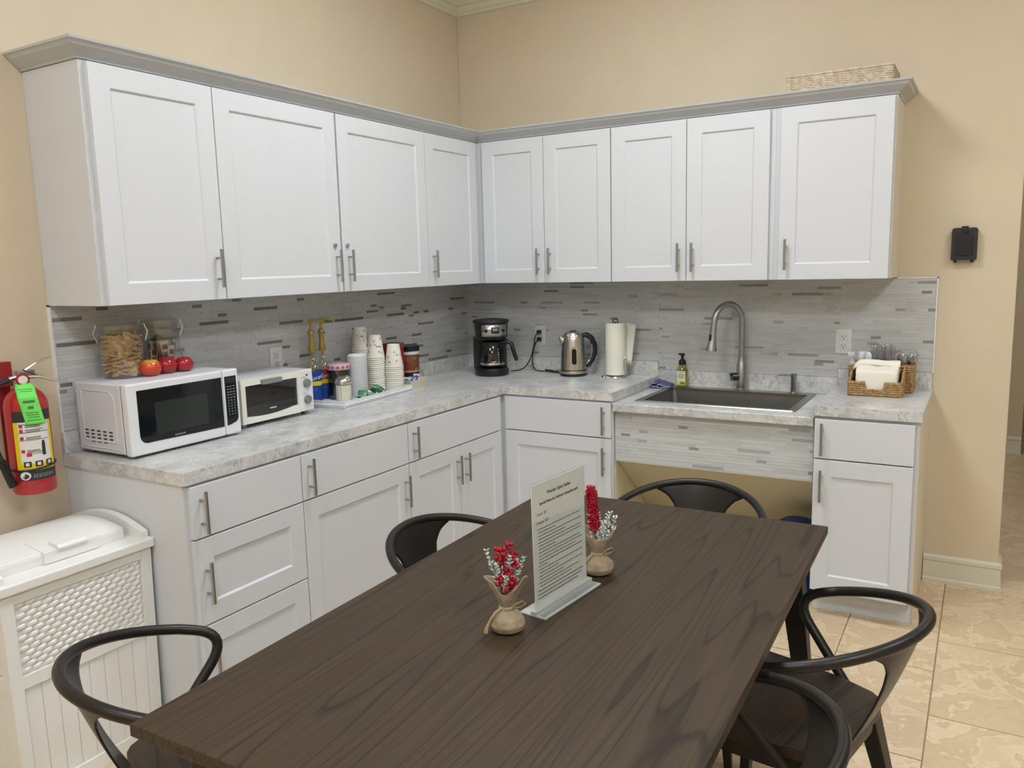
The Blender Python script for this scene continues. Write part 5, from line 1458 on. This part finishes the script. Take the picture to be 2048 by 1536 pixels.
# ------------------------------------------------------------------ sign and plants on the table
def sign():
    z = TTZ+.0002
    t = thing('sign_holder', 'clear acrylic sign holder with a printed rules sheet on the table', 'sign', (1.934,-2.527,z), R(83.7))
    LEAN = Matrix(((1,0,0,0),(0,1,.022,0),(0,0,1,0),(0,0,0,1)))
    m = MB(); m.box(-.119,.119,-.034,.036,0,.004); m.build('foot', M_afoot, t, bevel=.001)
    m = MB(); m.box(-.119,.119,-.009,.006,.004,.012); m.build('foot_fold', M_afoot, t)
    m = MB(); m.box(-.112,.112,-.028,-.014,.0041,.0050,0); m.build('foot_slot', M_greyp, t)
    H = .296
    m = MB(LEAN); m.box(-.109,.109,.0015,.0032,.010,H); m.box(-.109,.109,-.0035,-.0018,.010,H); m.box(-.110,.110,-.0035,.0032,H,H+.0018); m.build('sleeve', M_acryl, t)
    m = MB(LEAN); m.box(-.107,.107,-.0012,.0008,.012,H-.002); pg = m.build('sheet', M_paper, t)
    m = MB(LEAN); Mx = lambda x, zz: Matrix.Translation((x, -.0016, zz)) @ Matrix.Rotation(PI/2, 4, 'X')
    m.text('Premier Salon Suites', .0115, Mx(0, .263), ext=.0001, bold=.0002)
    m.text('Special Rates for Attitude trampoline park', .0093, Mx(0, .244), ext=.0001, bold=.0002)
    m.text('1 hour- $7', .0095, Mx(-.095, .221), ext=.0001, align='LEFT')
    m.text('2 hours- $13', .0095, Mx(-.095, .202), ext=.0001, align='LEFT')
    m.build('heading_print', M_ink, pg)
    m = MB(LEAN); rd = random.Random(21); zz = .190
    ends = [.085,-.02,.09,.02,.09,.09,-.02,.08,.09,.06,.09,-.055,.09,-.01,.09,.01,.075,.04]
    for k, e in enumerate(ends):
        x = -.088; th = .0015 if k != 10 else .0019
        while x < e:
            w = rd.uniform(.004,.013); m.box(x, min(x+w,e), -.0019, -.0013, zz-th/2, zz+th/2+.0004); x += w+.0022
        if k in (0,2,4,7,12,14,16): m.box(-.094,-.0925,-.0019,-.0013,zz-.0005,zz+.001)
        zz -= .0077
    zz -= .0015
    for e in (.09,.085,.068):
        x = -.096
        while x < e:
            w = rd.uniform(.006,.014); m.box(x, min(x+w,e), -.0019, -.0013, zz-.0011, zz+.0012); x += w+.0022
        zz -= .0085
    m.build('body_print', M_inkg, pg)
sign()

def plant(loc, rz, label, seed, tall=False):
    rd = random.Random(seed)
    t = thing('berry_arrangement', label, 'table decoration', loc, rz)
    # burlap sack: squashed ball, gathered neck, flared torn collar
    m = MB()
    def sack(u, v):
        a = 2*PI*u
        K = [(0,.002,.0),(.04,.020,.0),(.14,.033,.006),(.28,.038,.018),(.42,.034,.032),(.55,.021,.044),(.62,.0135,.052),(.68,.014,.058),(.8,.021,.075),(.9,.029,.092),(1,.034,.106)]
        for (a0, r0, z0_), (a1, r1, z1_) in zip(K[:-1], K[1:]):
            if v <= a1+1e-9: f = (v-a0)/(a1-a0); r = r0+(r1-r0)*f; z = z0_+(z1_-z0_)*f; break
        fold = 1+.05*math.sin(a*7+seed)*(1 if v > .3 else .2)
        if v > .6:
            lobe = math.cos(a*2+.6)
            r *= 1+(.42*lobe+.14*math.sin(a*5))*(v-.6)/.4
            z += (.016*lobe+.006*math.sin(a*3+seed))*(v-.6)/.4
        return (r*fold*math.cos(a), r*fold*math.sin(a)*.92, max(z, 0.0006))
    m.grid(sack, 56, 40); m.build('burlap_sack', M_burlap, t, solid=.0016)
    m = MB()
    m.tube([(.0165*math.cos(2*PI*i/24), .0150*math.sin(2*PI*i/24), .053+.001*math.sin(i)) for i in range(24)], .0017, 6, closed=True)
    m.tube([(.0160*math.cos(2*PI*i/24), .0155*math.sin(2*PI*i/24), .056) for i in range(24)], .0015, 6, closed=True)
    for s_, ln in ((-1, 0), (-.7, .004)):
        m.tube([(-.012,-.010*1,.054),(-.024,-.018+ln,.048),(-.036,-.020+ln,.030),(-.042-ln,-.022+ln,.012),(-.043-ln,-.023+ln,.004)], [.0016,.0016,.0016,.0018,.0024], 6)
    lp = [(.012,-.010,.054),(.020,-.02,.068),(.034,-.018,.074),(.040,-.008,.064),(.030,-.006,.055),(.016,-.008,.054)]
    m.tube(lp, .0015, 6)
    m.build('twine', M_twine, t)
    # frosted foliage
    m = MB()
    base = Vector((0,0,.055))
    tips = [(-.040,-.008,.180),(-.020,.012,.172),(.010,-.006,.165),(.038,.004,.158),(.0,-.02,.125),(-.022,-.012,.150),(.022,.014,.150)] if not tall else [(-.02,0,.150),(.030,.0,.155),(.044,.004,.140),(.015,-.014,.135),(.038,-.01,.118),(.0,.012,.15),(.025,.012,.125)]
    for ti in tips:
        tip = Vector(ti); N = 14
        for k in range(N+1):
            p = base.lerp(tip, k/N)
            if k < 4: continue
            for j in range(6):
                a = rd.uniform(0, 2*PI); L = .0135*(1.2-k/N*.6)*rd.uniform(.7,1.2)
                d = Vector((math.cos(a), math.sin(a), .9)).normalized()
                w = d.orthogonal().normalized()*.0018
                q = p+d*L; mi = 0 if rd.random() < .62 else 1
                m.add([p-w, p+w, q+w*.4, q-w*.4], [(0,1,2,3)], mi)
                if tall and rd.random() < .35: m.sphere(q, .0024, 6, 4, 0)
        m.tube([base, tip], [.0014,.0008], 5, 1)
    m.build('frosted_sprigs', [M_frost, M_frost2], t, solid=.0006)['kind'] = 'stuff'
    m = MB()
    if tall:
        ax0, ax1 = Vector((-.008,0,.115)), Vector((-.016,.002,.225))
        for k in range(330):
            u = rd.random(); a = rd.uniform(0, 2*PI); r = .0125*(1 if u < .9 else .7)
            p = ax0.lerp(ax1, u)+Vector((r*math.cos(a), r*math.sin(a), 0)); m.sphere(p, .0030, 6, 5)
        m.tube([ax0, ax1], .0100, 10); m.tube([base, ax0], .002, 6)
        for q in ((.030,-.006,.112),(.034,-.004,.105),(.028,.0,.120)): m.sphere(q, .0042, 8, 6)
        m.tube([base, (.030,-.004,.115)], .0013, 6)
    else:
        for c_ in ((-.016,.002,.182),(.010,.004,.188),(-.004,-.004,.176),(-.014,-.002,.165),(.018,.006,.165),(.020,.0,.150),(-.006,.004,.155),(.006,-.010,.140),(.010,-.012,.132),(-.016,-.008,.122),(-.014,-.012,.114),(.012,-.014,.108),(.014,-.010,.116),(-.002,-.014,.098)):
            for k in range(6):
                q = Vector(c_)+Vector((rd.uniform(-.007,.007), rd.uniform(-.007,.007), rd.uniform(-.007,.007))); m.sphere(q, .0046, 8, 6)
                m.tube([q+Vector((0,0,.003)), q+Vector((rd.uniform(-.001,.001),0,.0075))], [.0012,.0003], 4)
            m.tube([base, c_], .0010, 5)
    m.build('berries', M_berry, t)['kind'] = 'stuff'
plant((1.905,-2.728,TTZ+.0002), R(28), 'burlap sack of red berries and frosted twigs in front of the sign holder', 3)
plant((1.945,-2.350,TTZ+.0002), R(28), 'burlap sack with tall red berry spike and white sprigs behind the sign holder', 8, True)

# ------------------------------------------------------------------ ceiling lights
def ceiling_light(x, y, power, sx=.6, sy=.6, col=(.91,.96,1.0)):
    t = thing('ceiling_light', 'square recessed ceiling light panel above the room', 'ceiling light', (x, y, CH), group='recessed ceiling light panels')
    m = MB(); m.box(-sx/2-.02, sx/2+.02, -sy/2-.02, sy/2+.02, -.012, 0); m.build('frame', M_whitep, t)
    e = bpy.data.materials.new('light_panel'); e.use_nodes = True
    n, l, b = nt(e); b.inputs['Emission Color'].default_value = (*col, 1); b.inputs['Emission Strength'].default_value = power; b.inputs['Base Color'].default_value = (.8,.8,.8,1)
    m = MB(); m.box(-sx/2, sx/2, -sy/2, sy/2, -.016, -.012); m.build('diffuser', e, t)
P_ = 30
for (x, y, k) in ((1.50,-1.62,.99),(1.50,-3.75,.84),(1.45,-5.9,.7),(3.9,-1.55,.80),(3.9,-3.75,1.28),(3.9,-5.9,.9),(4.2,1.6,.5)):
    ceiling_light(x, y, P_*k)
w = bpy.data.worlds.new('World'); bpy.context.scene.world = w; w.use_nodes = True
w.node_tree.nodes['Background'].inputs[0].default_value = (.9,.95,1,1); w.node_tree.nodes['Background'].inputs[1].default_value = .3

# ------------------------------------------------------------------ camera
cam = bpy.data.cameras.new('camera'); co = bpy.data.objects.new('camera', cam); C.objects.link(co)
yw, pt, rl = .5354, -.1479, -.0254
fw = Vector((-math.sin(yw)*math.cos(pt), math.cos(yw)*math.cos(pt), math.sin(pt)))
rt = Vector((math.cos(yw), math.sin(yw), 0)); up = rt.cross(fw)
r2 = rt*math.cos(rl)+up*math.sin(rl); u2 = -rt*math.sin(rl)+up*math.cos(rl)
Mc = Matrix(((r2.x,u2.x,-fw.x,2.7485),(r2.y,u2.y,-fw.y,-4.1051),(r2.z,u2.z,-fw.z,1.5275),(0,0,0,1)))
co.matrix_world = Mc
cam.sensor_width = 36; cam.lens = 1602.55/2048*36; cam.clip_start = .02
sc = bpy.context.scene; sc.camera = co
sc.view_settings.view_transform = 'Standard'; sc.view_settings.look = 'None'
sc.view_settings.gamma = 1; sc.view_settings.use_curve_mapping = False
sc.view_settings.exposure = 0.0
